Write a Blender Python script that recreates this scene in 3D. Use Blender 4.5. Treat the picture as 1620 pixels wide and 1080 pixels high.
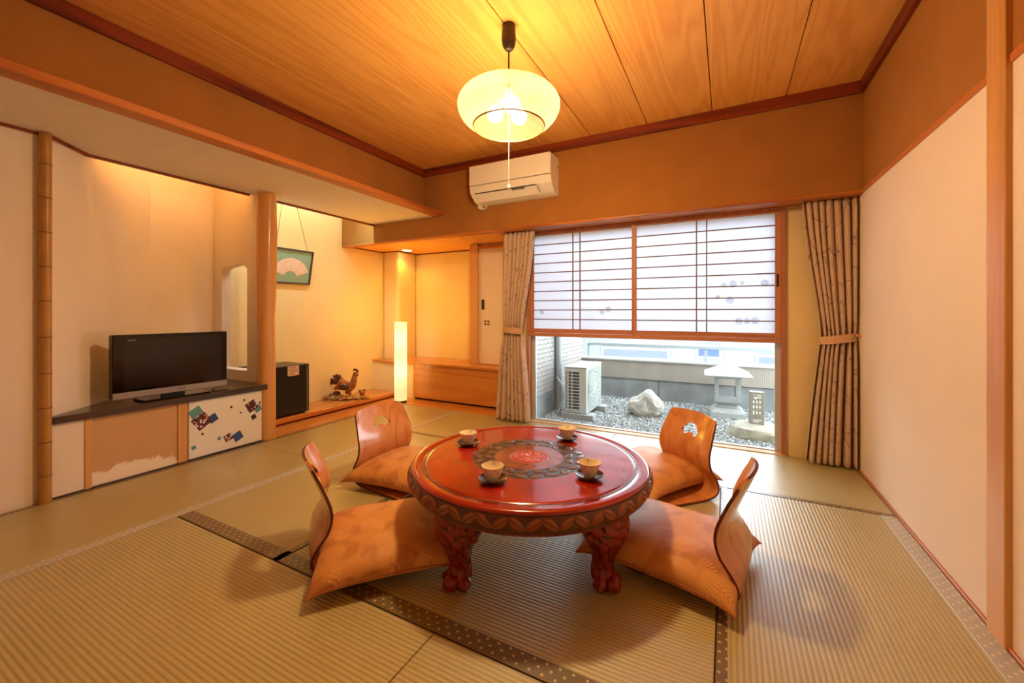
import bpy, bmesh, math, random
from mathutils import Vector, Matrix
random.seed(7)
PI = math.pi
S = bpy.context.scene
COL = S.collection
for o in list(bpy.data.objects): bpy.data.objects.remove(o)

# ------------------------------------------------------------ camera, world, light, exposure
cam = bpy.data.cameras.new('camera'); camo = bpy.data.objects.new('camera', cam); COL.objects.link(camo)
camo.location = (0, 0, 1.0); camo.rotation_euler = (PI/2, 0, math.radians(27.607))
cam.sensor_width = 36; cam.lens = 649.8/1620*36; cam.shift_y = -(540-493.9)/1620; cam.clip_start = .02; cam.clip_end = 300
S.camera = camo
S.view_settings.view_transform = 'Standard'; S.view_settings.look = 'None'
S.view_settings.gamma = 1; S.view_settings.use_curve_mapping = False
S.view_settings.exposure = 1.4
W = bpy.data.worlds.new('sky'); S.world = W; W.use_nodes = True
_n = W.node_tree.nodes; _bg = _n['Background']
_bg.inputs[0].default_value = (.84, .93, 1.0, 1); _bg.inputs[1].default_value = 3.0
WARM = (1, .68, .325); WARM2 = (1, .50, .055); COOL = (.66, .98, 1)
def lamp(name, kind, loc, power, col, size=.05, rot=None, sy=None, parent=None, spot=None):
    l = bpy.data.lights.new(name, kind); l.energy = power; l.color = col
    if kind == 'AREA':
        l.size = size
        if sy: l.shape = 'RECTANGLE'; l.size_y = sy
    else: l.shadow_soft_size = size
    if spot: l.spot_size = spot; l.spot_blend = .6
    o = bpy.data.objects.new(name, l); COL.objects.link(o); o.location = loc
    if rot: o.rotation_euler = rot
    if parent: o.parent = parent; o.location = Vector(loc) - parent.location
    return o
# daylight portal in the window opening (guides sampling of the sky only)
_p = lamp('window_portal', 'AREA', (-.63, 3.50, .87), 1, (1, 1, 1), 1.98, (PI/2, 0, 0), 1.75)
_p.rotation_euler = (-PI/2, 0, 0); _p.data.cycles.is_portal = True
LAMP_W, NICHE_W, TOKO_W, FLOOR_W, DOWN_W = 30, 5, 9, 9, 3.4

# ------------------------------------------------------------ materials
def C(r, g, b):
    f = lambda c: c/12.92 if c <= .04045 else ((c+.055)/1.055)**2.4
    return (f(r/255), f(g/255), f(b/255), 1)
class NT:
    def __init__(s, m): m.use_nodes = True; s.t = m.node_tree; s.b = s.t.nodes['Principled BSDF']
    def n(s, typ, **kw):
        x = s.t.nodes.new(typ)
        for k, v in kw.items():
            if k.startswith('i_'):
                k = k[2:]; k = int(k) if k.isdigit() else k
                x.inputs[k].default_value = v
            else: setattr(x, k, v)
        return x
    def l(s, a, b): s.t.links.new(a, b)
    def math(s, op, a, b=None, c=None):
        x = s.n('ShaderNodeMath', operation=op)
        for i, v in enumerate((a, b, c)):
            if v is None: continue
            if isinstance(v, (int, float)): x.inputs[i].default_value = v
            else: s.l(v, x.inputs[i])
        return x.outputs[0]
    def mix(s, f, a, b):
        x = s.n('ShaderNodeMix', data_type='RGBA')
        for i, v in ((0, f), (6, a), (7, b)):
            if isinstance(v, (int, float, tuple)): x.inputs[i].default_value = v
            else: s.l(v, x.inputs[i])
        return x.outputs[2]
    def coord(s, scale=(1, 1, 1), which='Object', rot=(0, 0, 0)):
        tc = s.n('ShaderNodeTexCoord'); mp = s.n('ShaderNodeMapping')
        mp.inputs['Scale'].default_value = scale; mp.inputs['Rotation'].default_value = rot
        s.l(tc.outputs[which], mp.inputs[0]); return mp.outputs[0]
    def ramp(s, f, stops):
        r = s.n('ShaderNodeValToRGB'); e = r.color_ramp.elements
        while len(e) < len(stops): e.new(.5)
        for q, (p, c) in zip(e, stops): q.position = p; q.color = c if len(c) == 4 else (*c, 1)
        s.l(f, r.inputs[0]); return r.outputs[0]
    def bump(s, h, st=.3, d=.01):
        b = s.n('ShaderNodeBump'); b.inputs['Strength'].default_value = st; b.inputs['Distance'].default_value = d
        s.l(h, b.inputs['Height']); s.l(b.outputs[0], s.b.inputs['Normal'])
def mat(name, col, rough=.6, spec=.5, metal=0, coat=0, noise=0, nscale=8, bump=0, bscale=200, bdist=.002, alpha=1):
    m = bpy.data.materials.new(name); t = NT(m); b = t.b
    b.inputs['Base Color'].default_value = col; b.inputs['Roughness'].default_value = rough
    b.inputs['Specular IOR Level'].default_value = spec; b.inputs['Metallic'].default_value = metal
    b.inputs['Coat Weight'].default_value = coat; b.inputs['Coat Roughness'].default_value = .08
    co = t.coord()
    if noise:
        n = t.n('ShaderNodeTexNoise', i_Scale=nscale, i_Detail=4); t.l(co, n.inputs['Vector'])
        dk = tuple(c*(1-noise) for c in col[:3])+(1,); lt = tuple(min(1, c*(1+noise*.6)) for c in col[:3])+(1,)
        t.l(t.ramp(n.outputs[0], [(.3, dk), (.7, lt)]), b.inputs['Base Color'])
    if bump:
        n = t.n('ShaderNodeTexNoise', i_Scale=bscale, i_Detail=3); t.l(co, n.inputs['Vector']); t.bump(n.outputs[0], bump, bdist)
    return m
def wood(name, dark, light, axis='Y', rough=.45, spec=.4, scale=1, coat=0, dist=2.5, rings=5):
    m = bpy.data.materials.new(name); t = NT(m); b = t.b
    st = {'X': (.08, 1, 1), 'Y': (1, .08, 1), 'Z': (1, 1, .08)}[axis]
    co = t.coord(tuple(v*scale for v in st))
    oi = t.n('ShaderNodeObjectInfo'); ad = t.n('ShaderNodeVectorMath', operation='ADD'); mu = t.n('ShaderNodeVectorMath', operation='SCALE')
    cb = t.n('ShaderNodeCombineXYZ')
    for i in range(3): t.l(oi.outputs['Random'], cb.inputs[i])
    t.l(cb.outputs[0], mu.inputs[0]); mu.inputs['Scale'].default_value = 7.3
    t.l(co, ad.inputs[0]); t.l(mu.outputs[0], ad.inputs[1])
    n1 = t.n('ShaderNodeTexNoise', i_Scale=2.2, i_Detail=2, i_Distortion=.3); t.l(ad.outputs[0], n1.inputs['Vector'])
    r = t.math('FRACT', t.math('MULTIPLY', n1.outputs[0], rings*2))
    r = t.math('ABSOLUTE', t.math('SUBTRACT', r, .5))
    n2 = t.n('ShaderNodeTexNoise', i_Scale=60, i_Detail=4); t.l(ad.outputs[0], n2.inputs['Vector'])
    f = t.math('ADD', t.math('MULTIPLY', r, 1.0), t.math('MULTIPLY', n2.outputs[0], .55))
    c = t.ramp(f, [(.25, dark), (.62, light), (.95, tuple(min(1, v*1.06) for v in light[:3])+(1,))])
    t.l(c, b.inputs['Base Color']); b.inputs['Roughness'].default_value = rough; b.inputs['Specular IOR Level'].default_value = spec
    b.inputs['Coat Weight'].default_value = coat; b.inputs['Coat Roughness'].default_value = .1
    t.bump(n2.outputs[0], .08, .002)
    return m
def tatami(name, axis):
    m = bpy.data.materials.new(name); t = NT(m); b = t.b
    co = t.coord(); sx = t.n('ShaderNodeSeparateXYZ'); t.l(co, sx.inputs[0])
    across = sx.outputs[1] if axis == 'X' else sx.outputs[0]; along = sx.outputs[0] if axis == 'X' else sx.outputs[1]
    w = t.math('SINE', t.math('MULTIPLY', across, 2*PI/.0155))
    w = t.math('POWER', t.math('ADD', t.math('MULTIPLY', w, .5), .5), .6)
    fine = t.n('ShaderNodeTexNoise', i_Scale=1, i_Detail=3)
    cb = t.n('ShaderNodeCombineXYZ'); t.l(t.math('MULTIPLY', across, 60), cb.inputs[0]); t.l(t.math('MULTIPLY', along, 700), cb.inputs[1]); t.l(cb.outputs[0], fine.inputs['Vector'])
    big = t.n('ShaderNodeTexNoise', i_Scale=3, i_Detail=3); t.l(co, big.inputs['Vector'])
    c = t.mix(big.outputs[0], C(190, 177, 118), C(214, 203, 146))
    c = t.mix(t.math('MULTIPLY', fine.outputs[0], .45), c, C(166, 146, 86))
    c = t.mix(t.math('MULTIPLY', t.math('SUBTRACT', 1, w), .45), c, C(120, 96, 50))
    t.l(c, b.inputs['Base Color']); b.inputs['Roughness'].default_value = .38; b.inputs['Specular IOR Level'].default_value = .7; b.inputs['Coat Weight'].default_value = 1; b.inputs['Coat Roughness'].default_value = .36
    h = t.math('ADD', w, t.math('MULTIPLY', fine.outputs[0], .25)); t.bump(h, .8, .0022)
    return m
def border_mat(name, axis):
    m = bpy.data.materials.new(name); t = NT(m); b = t.b
    co = t.coord(rot=(0, 0, PI/4)); v = t.n('ShaderNodeTexVoronoi', voronoi_dimensions='2D', i_Scale=36, i_Randomness=0); t.l(co, v.inputs['Vector'])
    k = t.math('LESS_THAN', v.outputs['Distance'], .17)
    n = t.n('ShaderNodeTexNoise', i_Scale=300); t.l(co, n.inputs['Vector'])
    t.l(t.mix(k, t.mix(n.outputs[0], C(100, 82, 52), C(128, 106, 68)) if axis == 'X' else t.mix(n.outputs[0], C(176, 172, 160), C(198, 194, 184)), C(206, 182, 120) if axis == 'X' else C(232, 226, 208)), b.inputs['Base Color'])  # Y colours are the same cloth paled by painted glare
    b.inputs['Roughness'].default_value = .42; b.inputs['Specular IOR Level'].default_value = .6; b.inputs['Coat Weight'].default_value = .8; b.inputs['Coat Roughness'].default_value = .36
    t.bump(n.outputs[0], .15, .001); return m
M = {}
M['cream'] = mat('cream_plaster', C(243, 226, 210), .85, .2, noise=.03, nscale=3, bump=.12, bscale=260)
M['alcove'] = mat('alcove_plaster', C(240, 217, 164), .85, .2, noise=.03, nscale=3, bump=.1, bscale=260)
M['brown'] = mat('ochre_brown_plaster', C(172, 116, 58), .9, .15, noise=.08, nscale=4, bump=.25, bscale=300)
M['soffit'] = mat('soffit_paper', C(246, 236, 224), .8, .2, noise=.02, bump=.2, bscale=90)
M['ceil'] = wood('ceiling_cedar', C(228, 160, 80), C(240, 178, 94), 'Y', .5, .3, 1.9, rings=6)
M['mould'] = wood('dark_red_moulding', C(96, 34, 16), C(140, 56, 26), 'Y', .4, .4)
M['mouldx'] = wood('dark_red_moulding_x', C(96, 34, 16), C(140, 56, 26), 'X', .4, .4)
M['trimy'] = wood('orange_trim_y', C(158, 84, 34), C(200, 120, 58), 'Y', .4, .4)
M['trimx'] = wood('orange_trim_x', C(158, 84, 34), C(200, 120, 58), 'X', .4, .4)
M['trimz'] = wood('orange_trim_z', C(206, 146, 84), C(222, 168, 106), 'Z', .4, .4, 1, rings=3)
M['frame'] = wood('window_frame_wood', C(170, 108, 78), C(192, 130, 98), 'X', .45, .4)
M['framez'] = wood('window_frame_wood_z', C(170, 108, 78), C(192, 130, 98), 'Z', .45, .4)
M['sillw'] = wood('pale_sill', C(206, 170, 130), C(224, 192, 152), 'X', .35, .4)
M['bar'] = mat('lattice_wood', C(128, 92, 62), .5)
M['board'] = wood('alcove_board_wood', C(194, 112, 46), C(212, 134, 62), 'Y', .25, .5, coat=.2, rings=3)
M['boardx'] = wood('bench_wood', C(202, 126, 52), C(216, 144, 68), 'X', .25, .5, coat=.15, rings=3, scale=1.6)
M['log'] = wood('polished_log', C(206, 144, 80), C(220, 162, 98), 'Z', .3, .5, 1.5, coat=.2, rings=2)
M['bamboo'] = mat('dried_bamboo', C(186, 132, 62), .35, .5, noise=.18, nscale=9)
M['bambooring'] = mat('bamboo_node', C(128, 84, 40), .5)
M['shelf'] = wood('dark_shelf_wood', C(52, 40, 36), C(84, 66, 58), 'Y', .28, .5, coat=.2)
M['dark'] = mat('dark_reveal', C(46, 30, 20), .8)
M['tatx'] = tatami('tatami_weave_x', 'X'); M['taty'] = tatami('tatami_weave_y', 'Y')
M['border'] = border_mat('tatami_border_cloth', 'X'); M['border_glare'] = border_mat('tatami_border_cloth_glare', 'Y')  # second cloth has the window's sheen painted in as pale grey
M['white'] = mat('white_plastic', C(240, 236, 228), .35, .5)
M['whitepanel'] = mat('white_gloss_panel', C(244, 240, 232), .25, .5)
M['grey'] = mat('grey_plastic', C(120, 116, 110), .5)
M['black'] = mat('black_plastic', C(18, 18, 20), .3, .5)
M['blackgloss'] = mat('black_gloss', C(10, 9, 11), .08, .5)
M['screen'] = mat('tv_screen', C(14, 13, 15), .16, .6, noise=0)
M['silver'] = mat('silver_strip', C(168, 160, 162), .35, .5, .5)
M['fridge'] = mat('fridge_black', C(22, 24, 32), .28, .6, noise=.1)
M['paper_note'] = mat('pink_note', C(226, 190, 170), .8)
M['ink'] = mat('ink', C(60, 45, 42), .8)
M['gold'] = mat('brass', C(150, 108, 50), .35, .5, .7)
M['knobdark'] = mat('dark_metal', C(60, 44, 34), .4, .5, .4)
M['lacq'] = None
M['wire'] = mat('wire', C(70, 62, 54), .6)
M['plaster_alum'] = mat('aluminium', C(206, 212, 216), .4, .5, .3)
M['tan'] = None

# tan sliding door paper with drifting clouds at the foot
m = bpy.data.materials.new('tan_cloud_paper'); t = NT(m); co = t.coord(); sx = t.n('ShaderNodeSeparateXYZ'); t.l(co, sx.inputs[0])
n = t.n('ShaderNodeTexNoise', i_Scale=13, i_Detail=7, i_Roughness=.65); t.l(co, n.inputs['Vector'])
n3 = t.n('ShaderNodeTexNoise', i_Scale=2.4, i_Detail=1); t.l(co, n3.inputs['Vector'])
hgt = t.math('SUBTRACT', t.math('ADD', t.math('MULTIPLY', n.outputs[0], .22), t.math('MULTIPLY', n3.outputs[0], .16)), sx.outputs[2])
k = t.n('ShaderNodeMapRange', i_1=.115, i_2=.135); t.l(hgt, k.inputs[0])
n2 = t.n('ShaderNodeTexNoise', i_Scale=150, i_Detail=4); t.l(co, n2.inputs['Vector'])
base = t.mix(n2.outputs[0], C(204, 152, 104), C(222, 176, 128))
t.l(t.mix(k.outputs[0], base, C(250, 232, 206)), t.b.inputs['Base Color']); t.b.inputs['Roughness'].default_value = .8
M['tan'] = m
# red lacquer
def lacquer(name, c1, c2, rough=.18, coat=.6, sc=6):
    m = bpy.data.materials.new(name); t = NT(m); co = t.coord()
    n = t.n('ShaderNodeTexNoise', i_Scale=sc, i_Detail=5); t.l(co, n.inputs['Vector'])
    t.l(t.ramp(n.outputs[0], [(.32, c1), (.68, c2)]), t.b.inputs['Base Color'])
    t.b.inputs['Roughness'].default_value = rough; t.b.inputs['Coat Weight'].default_value = coat; t.b.inputs['Coat Roughness'].default_value = .06
    return m
M['lacq'] = lacquer('red_lacquer', C(140, 26, 10), C(176, 40, 16))
M['lacq_dark'] = lacquer('dark_carved_lacquer', C(52, 30, 22), C(92, 58, 44), .25, .4, 30)
M['lacq_rim'] = lacquer('carved_rim_lacquer', C(92, 36, 14), C(140, 64, 28), .28, .4, 20)
def relieved(name, lo, hi, d0, d1, rough=.28, coat=.4):
    # colour follows the carving height: dark in the cuts, lighter on the raised leaves
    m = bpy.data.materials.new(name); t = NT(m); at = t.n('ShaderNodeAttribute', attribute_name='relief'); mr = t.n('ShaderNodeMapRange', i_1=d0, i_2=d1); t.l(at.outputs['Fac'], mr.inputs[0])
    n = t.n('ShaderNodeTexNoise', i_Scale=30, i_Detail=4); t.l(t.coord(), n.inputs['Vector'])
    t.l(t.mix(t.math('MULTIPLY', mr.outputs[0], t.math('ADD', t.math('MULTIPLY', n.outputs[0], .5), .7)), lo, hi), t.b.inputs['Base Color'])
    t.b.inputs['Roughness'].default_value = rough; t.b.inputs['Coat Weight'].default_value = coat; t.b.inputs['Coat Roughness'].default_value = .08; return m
M['rimrel'] = relieved('carved_rim_tone', C(82, 36, 16), C(160, 82, 40), 0, .006)
M['bandrel'] = relieved('carved_band_tone', C(40, 26, 24), C(124, 92, 76), -.001, .002, .22, .5)
M['medrel'] = relieved('medallion_tone', C(150, 40, 34), C(216, 122, 104), -.0015, .0015, .3, .3)
M['legrel'] = relieved('carved_leg_tone', C(54, 8, 8), C(142, 20, 22), 0, .8)
M['lacq_leg'] = lacquer('crimson_leg_lacquer', C(110, 12, 14), C(150, 24, 22), .28, .4, 12)
M['lacq_mid'] = lacquer('plain_centre_lacquer', C(126, 58, 34), C(150, 76, 46), .18, .6, 8)
M['lacq_med'] = lacquer('medallion_lacquer', C(176, 60, 50), C(206, 96, 84), .3, .3, 50)
# curtains (UV)
m = bpy.data.materials.new('curtain_print'); t = NT(m); tc = t.n('ShaderNodeTexCoord'); uv = tc.outputs['UV']
nn = t.n('ShaderNodeTexNoise', i_Scale=3.5, i_Detail=3); t.l(uv, nn.inputs['Vector'])
ad = t.n('ShaderNodeVectorMath', operation='MULTIPLY_ADD'); t.l(nn.outputs['Color'], ad.inputs[0]); ad.inputs[1].default_value = (.28, .28, 0); t.l(uv, ad.inputs[2])
vo = t.n('ShaderNodeTexVoronoi', voronoi_dimensions='2D', feature='DISTANCE_TO_EDGE', i_Scale=7.5); t.l(ad.outputs[0], vo.inputs['Vector'])
ln = t.math('LESS_THAN', vo.outputs['Distance'], .021)
n4 = t.n('ShaderNodeTexNoise', i_Scale=7, i_Detail=1); t.l(uv, n4.inputs['Vector']); msk = t.math('GREATER_THAN', n4.outputs[0], .5)
ln = t.math('MULTIPLY', ln, msk)
vb = t.n('ShaderNodeTexVoronoi', voronoi_dimensions='2D', i_Scale=11); t.l(uv, vb.inputs['Vector'])
dot = t.math('MULTIPLY', t.math('LESS_THAN', vb.outputs['Distance'], .11), t.math('GREATER_THAN', n4.outputs[0], .58))
k = t.math('MULTIPLY', t.math('MAXIMUM', ln, t.math('MULTIPLY', dot, .6)), .72)
t.l(t.mix(k, C(206, 178, 156), C(84, 62, 70)), t.b.inputs['Base Color']); t.b.inputs['Roughness'].default_value = .8; t.b.inputs['Specular IOR Level'].default_value = .2
nb = t.n('ShaderNodeTexNoise', i_Scale=400); t.l(uv, nb.inputs['Vector']); t.bump(nb.outputs[0], .2, .001)
M['curtain'] = m
M['tie'] = mat('tieback_cloth', C(212, 170, 136), .8, .2, bump=.2, bscale=400)
# cushion brocade: fans of needles
m = bpy.data.materials.new('cushion_brocade'); t = NT(m); co = t.coord()
vo = t.n('ShaderNodeTexVoronoi', voronoi_dimensions='2D', i_Scale=8, i_Randomness=.8); t.l(co, vo.inputs['Vector'])
sb = t.n('ShaderNodeVectorMath', operation='SUBTRACT'); sc = t.n('ShaderNodeVectorMath', operation='SCALE'); t.l(co, sc.inputs[0]); sc.inputs['Scale'].default_value = 6.5
tc = t.n('ShaderNodeTexCoord'); t.l(co, sb.inputs[0]); t.l(vo.outputs['Position'], sb.inputs[1])
sx = t.n('ShaderNodeSeparateXYZ'); t.l(sb.outputs[0], sx.inputs[0])
ang = t.math('ARCTAN2', sx.outputs[1], sx.outputs[0]); cs = t.n('ShaderNodeSeparateXYZ'); t.l(vo.outputs['Color'], cs.inputs[0])
a2 = t.math('ADD', ang, t.math('MULTIPLY', cs.outputs[0], 6.28))
half = t.math('GREATER_THAN', t.math('COSINE', a2), .15)
ray = t.math('GREATER_THAN', t.math('SINE', t.math('MULTIPLY', ang, 34)), .5)
dist = t.n('ShaderNodeVectorMath', operation='LENGTH'); cxy = t.n('ShaderNodeCombineXYZ'); t.l(sx.outputs[0], cxy.inputs[0]); t.l(sx.outputs[1], cxy.inputs[1]); t.l(cxy.outputs[0], dist.inputs[0])
ring = t.math('MULTIPLY', t.math('GREATER_THAN', dist.outputs['Value'], .016), t.math('LESS_THAN', dist.outputs['Value'], .072))
fan = t.math('MULTIPLY', t.math('MULTIPLY', ray, half), ring)
leaf = t.n('ShaderNodeTexNoise', i_Scale=9, i_Detail=2); t.l(co, leaf.inputs['Vector'])
lm = t.n('ShaderNodeMapRange', i_1=.52, i_2=.6); t.l(leaf.outputs[0], lm.inputs[0])
pick = t.math('GREATER_THAN', cs.outputs[1], .25)
base = t.mix(t.math('MULTIPLY', lm.outputs[0], .6), C(214, 148, 80), C(176, 106, 52))
t.l(t.mix(t.math('MULTIPLY', t.math('MULTIPLY', fan, pick), .6), base, C(236, 186, 116)), t.b.inputs['Base Color'])
t.b.inputs['Roughness'].default_value = .5; t.b.inputs['Specular IOR Level'].default_value = .4; t.b.inputs['Sheen Weight'].default_value = .06
nb = t.n('ShaderNodeTexNoise', i_Scale=350); t.l(co, nb.inputs['Vector']); t.bump(t.math('ADD', t.math('MULTIPLY', nb.outputs[0], .5), fan), .12, .001)
M['cushion'] = m
M['piping'] = mat('cushion_piping', C(176, 104, 58), .6)
M['chair'] = wood('bent_plywood', C(196, 118, 62), C(214, 140, 80), 'Z', .2, .5, 3.2, coat=.4, rings=3)
M['chairedge'] = mat('plywood_edge', C(104, 46, 28), .4)
# translucent things
def transl(name, col, wt, wtrans=0, rough=.9, emit=None):
    m = bpy.data.materials.new(name); m.use_nodes = True; t = m.node_tree; t.nodes.clear()
    out = t.nodes.new('ShaderNodeOutputMaterial'); d = t.nodes.new('ShaderNodeBsdfDiffuse'); r = t.nodes.new('ShaderNodeBsdfTranslucent')
    d.inputs[0].default_value = col; r.inputs[0].default_value = col
    mx = t.nodes.new('ShaderNodeMixShader'); mx.inputs[0].default_value = wt; t.links.new(d.outputs[0], mx.inputs[1]); t.links.new(r.outputs[0], mx.inputs[2])
    last = mx
    if wtrans:
        tr = t.nodes.new('ShaderNodeBsdfTransparent'); m2 = t.nodes.new('ShaderNodeMixShader'); m2.inputs[0].default_value = wtrans
        t.links.new(mx.outputs[0], m2.inputs[1]); t.links.new(tr.outputs[0], m2.inputs[2]); last = m2
    if emit:
        e = t.nodes.new('ShaderNodeEmission'); e.inputs[0].default_value = (*emit[0], 1); e.inputs[1].default_value = emit[1]
        a = t.nodes.new('ShaderNodeAddShader'); t.links.new(last.outputs[0], a.inputs[0]); t.links.new(e.outputs[0], a.inputs[1]); last = a
    t.links.new(last.outputs[0], out.inputs[0]); return m
M['shoji'] = transl('shoji_paper', C(236, 241, 250), .62)
M['blossom'] = transl('shoji_print', C(190, 194, 204), .6, .78)
M['shade'] = transl('pendant_silk', C(182, 174, 150), .45, .70)
def glassmat(name):
    m = bpy.data.materials.new(name); m.use_nodes = True; t = m.node_tree; t.nodes.clear()
    out = t.nodes.new('ShaderNodeOutputMaterial'); tr = t.nodes.new('ShaderNodeBsdfTransparent'); g = t.nodes.new('ShaderNodeBsdfGlossy')
    tr.inputs[0].default_value = (.96, .98, .98, 1); g.inputs['Roughness'].default_value = .02
    f = t.nodes.new('ShaderNodeFresnel'); f.inputs[0].default_value = 1.25; mx = t.nodes.new('ShaderNodeMixShader')
    t.links.new(f.outputs[0], mx.inputs[0]); t.links.new(tr.outputs[0], mx.inputs[1]); t.links.new(g.outputs[0], mx.inputs[2]); t.links.new(mx.outputs[0], out.inputs[0]); return m
M['glass'] = glassmat('window_glass')
def emis(name, col, st):
    m = bpy.data.materials.new(name); m.use_nodes = True; t = m.node_tree; t.nodes.clear()
    out = t.nodes.new('ShaderNodeOutputMaterial'); e = t.nodes.new('ShaderNodeEmission'); e.inputs[0].default_value = (*col, 1); e.inputs[1].default_value = st
    t.links.new(e.outputs[0], out.inputs[0]); return m
M['bulb'] = emis('bulb_glow', (1, .86, .62), 6); M['down'] = emis('downlight_glow', (1, .82, .5), 5)
M['tube'] = emis('tube_glow', COOL, 2); M['tubew'] = emis('tube_glow_warm', WARM2, 2)
# washi lamp shade: lit paper, brighter where the two bulbs sit
m = bpy.data.materials.new('washi_glow'); t = NT(m); co = t.coord(); sx = t.n('ShaderNodeSeparateXYZ'); t.l(co, sx.inputs[0])
def bell(z0, w): 
    d = t.math('DIVIDE', t.math('SUBTRACT', sx.outputs[2], z0), w); return t.math('POWER', 2.718, t.math('MULTIPLY', t.math('MULTIPLY', d, d), -1))
g = t.math('ADD', bell(.70, .14), bell(.36, .13)); n = t.n('ShaderNodeTexNoise', i_Scale=16, i_Detail=4); t.l(co, n.inputs['Vector'])
st = t.math('MULTIPLY', t.math('ADD', t.math('MULTIPLY', g, .38), .30), t.math('ADD', t.math('MULTIPLY', n.outputs[0], .3), .85))
t.b.inputs['Base Color'].default_value = C(240, 225, 190); t.b.inputs['Emission Color'].default_value = (1, .80, .36, 1); t.l(st, t.b.inputs['Emission Strength'])
M['washi'] = m
# outdoors
M['concrete'] = mat('weathered_concrete', C(138, 140, 140), .9, .2, noise=.28, nscale=5, bump=.3, bscale=60)
M['conclight'] = mat('pale_concrete', C(150, 152, 152), .9, .2, noise=.1, nscale=8, bump=.2, bscale=90)
M['siding'] = mat('parapet_siding', C(158, 150, 140), .8, .2, noise=.08, nscale=6)
M['cap'] = mat('parapet_cap', C(170, 170, 168), .6)
M['tile'] = mat('pale_wall_tile', C(166, 158, 154), .35, .5, noise=.05, nscale=2)
M['grout'] = mat('tile_grout', C(112, 104, 100), .9)
M['pipe'] = mat('grey_pipe', C(150, 158, 162), .5)
M['acwhite'] = mat('outdoor_white_paint', C(184, 187, 184), .5, noise=.03)
M['acdark'] = mat('louvre_dark', C(64, 68, 72), .6)
M['acgrille'] = mat('fan_grille_pale', C(196, 206, 200), .5)
M['rock'] = mat('pale_garden_rock', C(170, 166, 158), .9, .2, noise=.14, nscale=14, bump=.6, bscale=40, bdist=.01)
M['slab'] = mat('mossy_slab_rock', C(152, 147, 134), .9, .2, noise=.3, nscale=9, bump=.6, bscale=35, bdist=.01)
M['granite'] = mat('lantern_granite', C(158, 160, 157), .9, .2, noise=.12, nscale=40, bump=.3, bscale=150)
M['stone'] = mat('grey_carved_stone', C(132, 128, 124), .85, .2, noise=.15, nscale=40)
M['slot'] = mat('pale_slot', C(226, 228, 226), .8)
M['soil'] = mat('garden_soil', C(120, 118, 112), .95, noise=.3, nscale=60)
m = bpy.data.materials.new('gravel'); t = NT(m); g = t.n('ShaderNodeNewGeometry')
t.l(t.ramp(g.outputs['Random Per Island'], [(0, C(70, 72, 76)), (.35, C(124, 128, 132)), (.75, C(176, 180, 182)), (1, C(214, 214, 210))]), t.b.inputs['Base Color']); t.b.inputs['Roughness'].default_value = .85
M['gravel'] = m
M['bldg'] = mat('far_white_wall', C(118, 121, 124), .8); M['bldgwin'] = mat('far_window', C(58, 76, 100), .2); M['bldggrey'] = mat('far_grey_window', C(84, 92, 100), .3); M['bluepanel'] = mat('blue_panel', C(92, 132, 172), .5)
# rooster wood, cups
M['carv'] = mat('varnished_carving', C(170, 98, 50), .25, .5, coat=.3, noise=.45, nscale=22, bump=.5, bscale=60, bdist=.004)
M['carvdark'] = mat('dark_carving', C(104, 60, 36), .25, .5, coat=.3, noise=.4, nscale=24, bump=.5, bscale=60, bdist=.004)
M['carvbase'] = mat('driftwood_base', C(182, 124, 62), .2, .5, coat=.5, noise=.5, nscale=16, bump=.5, bscale=30, bdist=.006)
m = bpy.data.materials.new('cup_glaze'); t = NT(m); tc = t.n('ShaderNodeTexCoord'); sx = t.n('ShaderNodeSeparateXYZ'); t.l(tc.outputs['Object'], sx.inputs[0])
an = t.math('ARCTAN2', sx.outputs[1], sx.outputs[0])
cb = t.n('ShaderNodeCombineXYZ'); t.l(t.math('MULTIPLY', an, 3), cb.inputs[0]); t.l(t.math('MULTIPLY', sx.outputs[2], 30), cb.inputs[1])
n = t.n('ShaderNodeTexNoise', i_Scale=1.6, i_Detail=2); t.l(cb.outputs[0], n.inputs['Vector'])
k = t.math('MULTIPLY', t.math('GREATER_THAN', n.outputs[0], .62), .6)
t.l(t.mix(k, C(250, 242, 226), C(96, 74, 66)), t.b.inputs['Base Color']); t.b.inputs['Roughness'].default_value = .25
M['cup'] = m; M['cupin'] = mat('cup_inside_glaze', C(248, 234, 204), .25)
M['saucer'] = mat('dark_wood_saucer', C(62, 30, 24), .2, .5, coat=.4, noise=.2, nscale=30)

# ------------------------------------------------------------ mesh helpers
def BM(): return bmesh.new()
def box(bm, x0, x1, y0, y1, z0, z1, bev=0, seg=1, mtx=None):
    r = bmesh.ops.create_cube(bm, size=1); vs = r['verts']
    for v in vs: v.co = Vector((x0+(v.co.x+.5)*(x1-x0), y0+(v.co.y+.5)*(y1-y0), z0+(v.co.z+.5)*(z1-z0)))
    if mtx is not None: bmesh.ops.transform(bm, matrix=mtx, verts=vs)
    if bev:
        es = {e for v in vs for e in v.link_edges}
        bmesh.ops.bevel(bm, geom=list(es), offset=bev, segments=seg, affect='EDGES', profile=.6)
    return bm
def prism(bm, pts, axis, a0, a1):
    def P(p, a): return {'x': (a, p[0], p[1]), 'y': (p[0], a, p[1]), 'z': (p[0], p[1], a)}[axis]
    A = [bm.verts.new(P(p, a0)) for p in pts]; B = [bm.verts.new(P(p, a1)) for p in pts]; n = len(pts)
    fs = [bm.faces.new(A[::-1]), bm.faces.new(B)]
    for i in range(n): fs.append(bm.faces.new((A[i], A[(i+1) % n], B[(i+1) % n], B[i])))
    bmesh.ops.recalc_face_normals(bm, faces=fs); return bm
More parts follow.
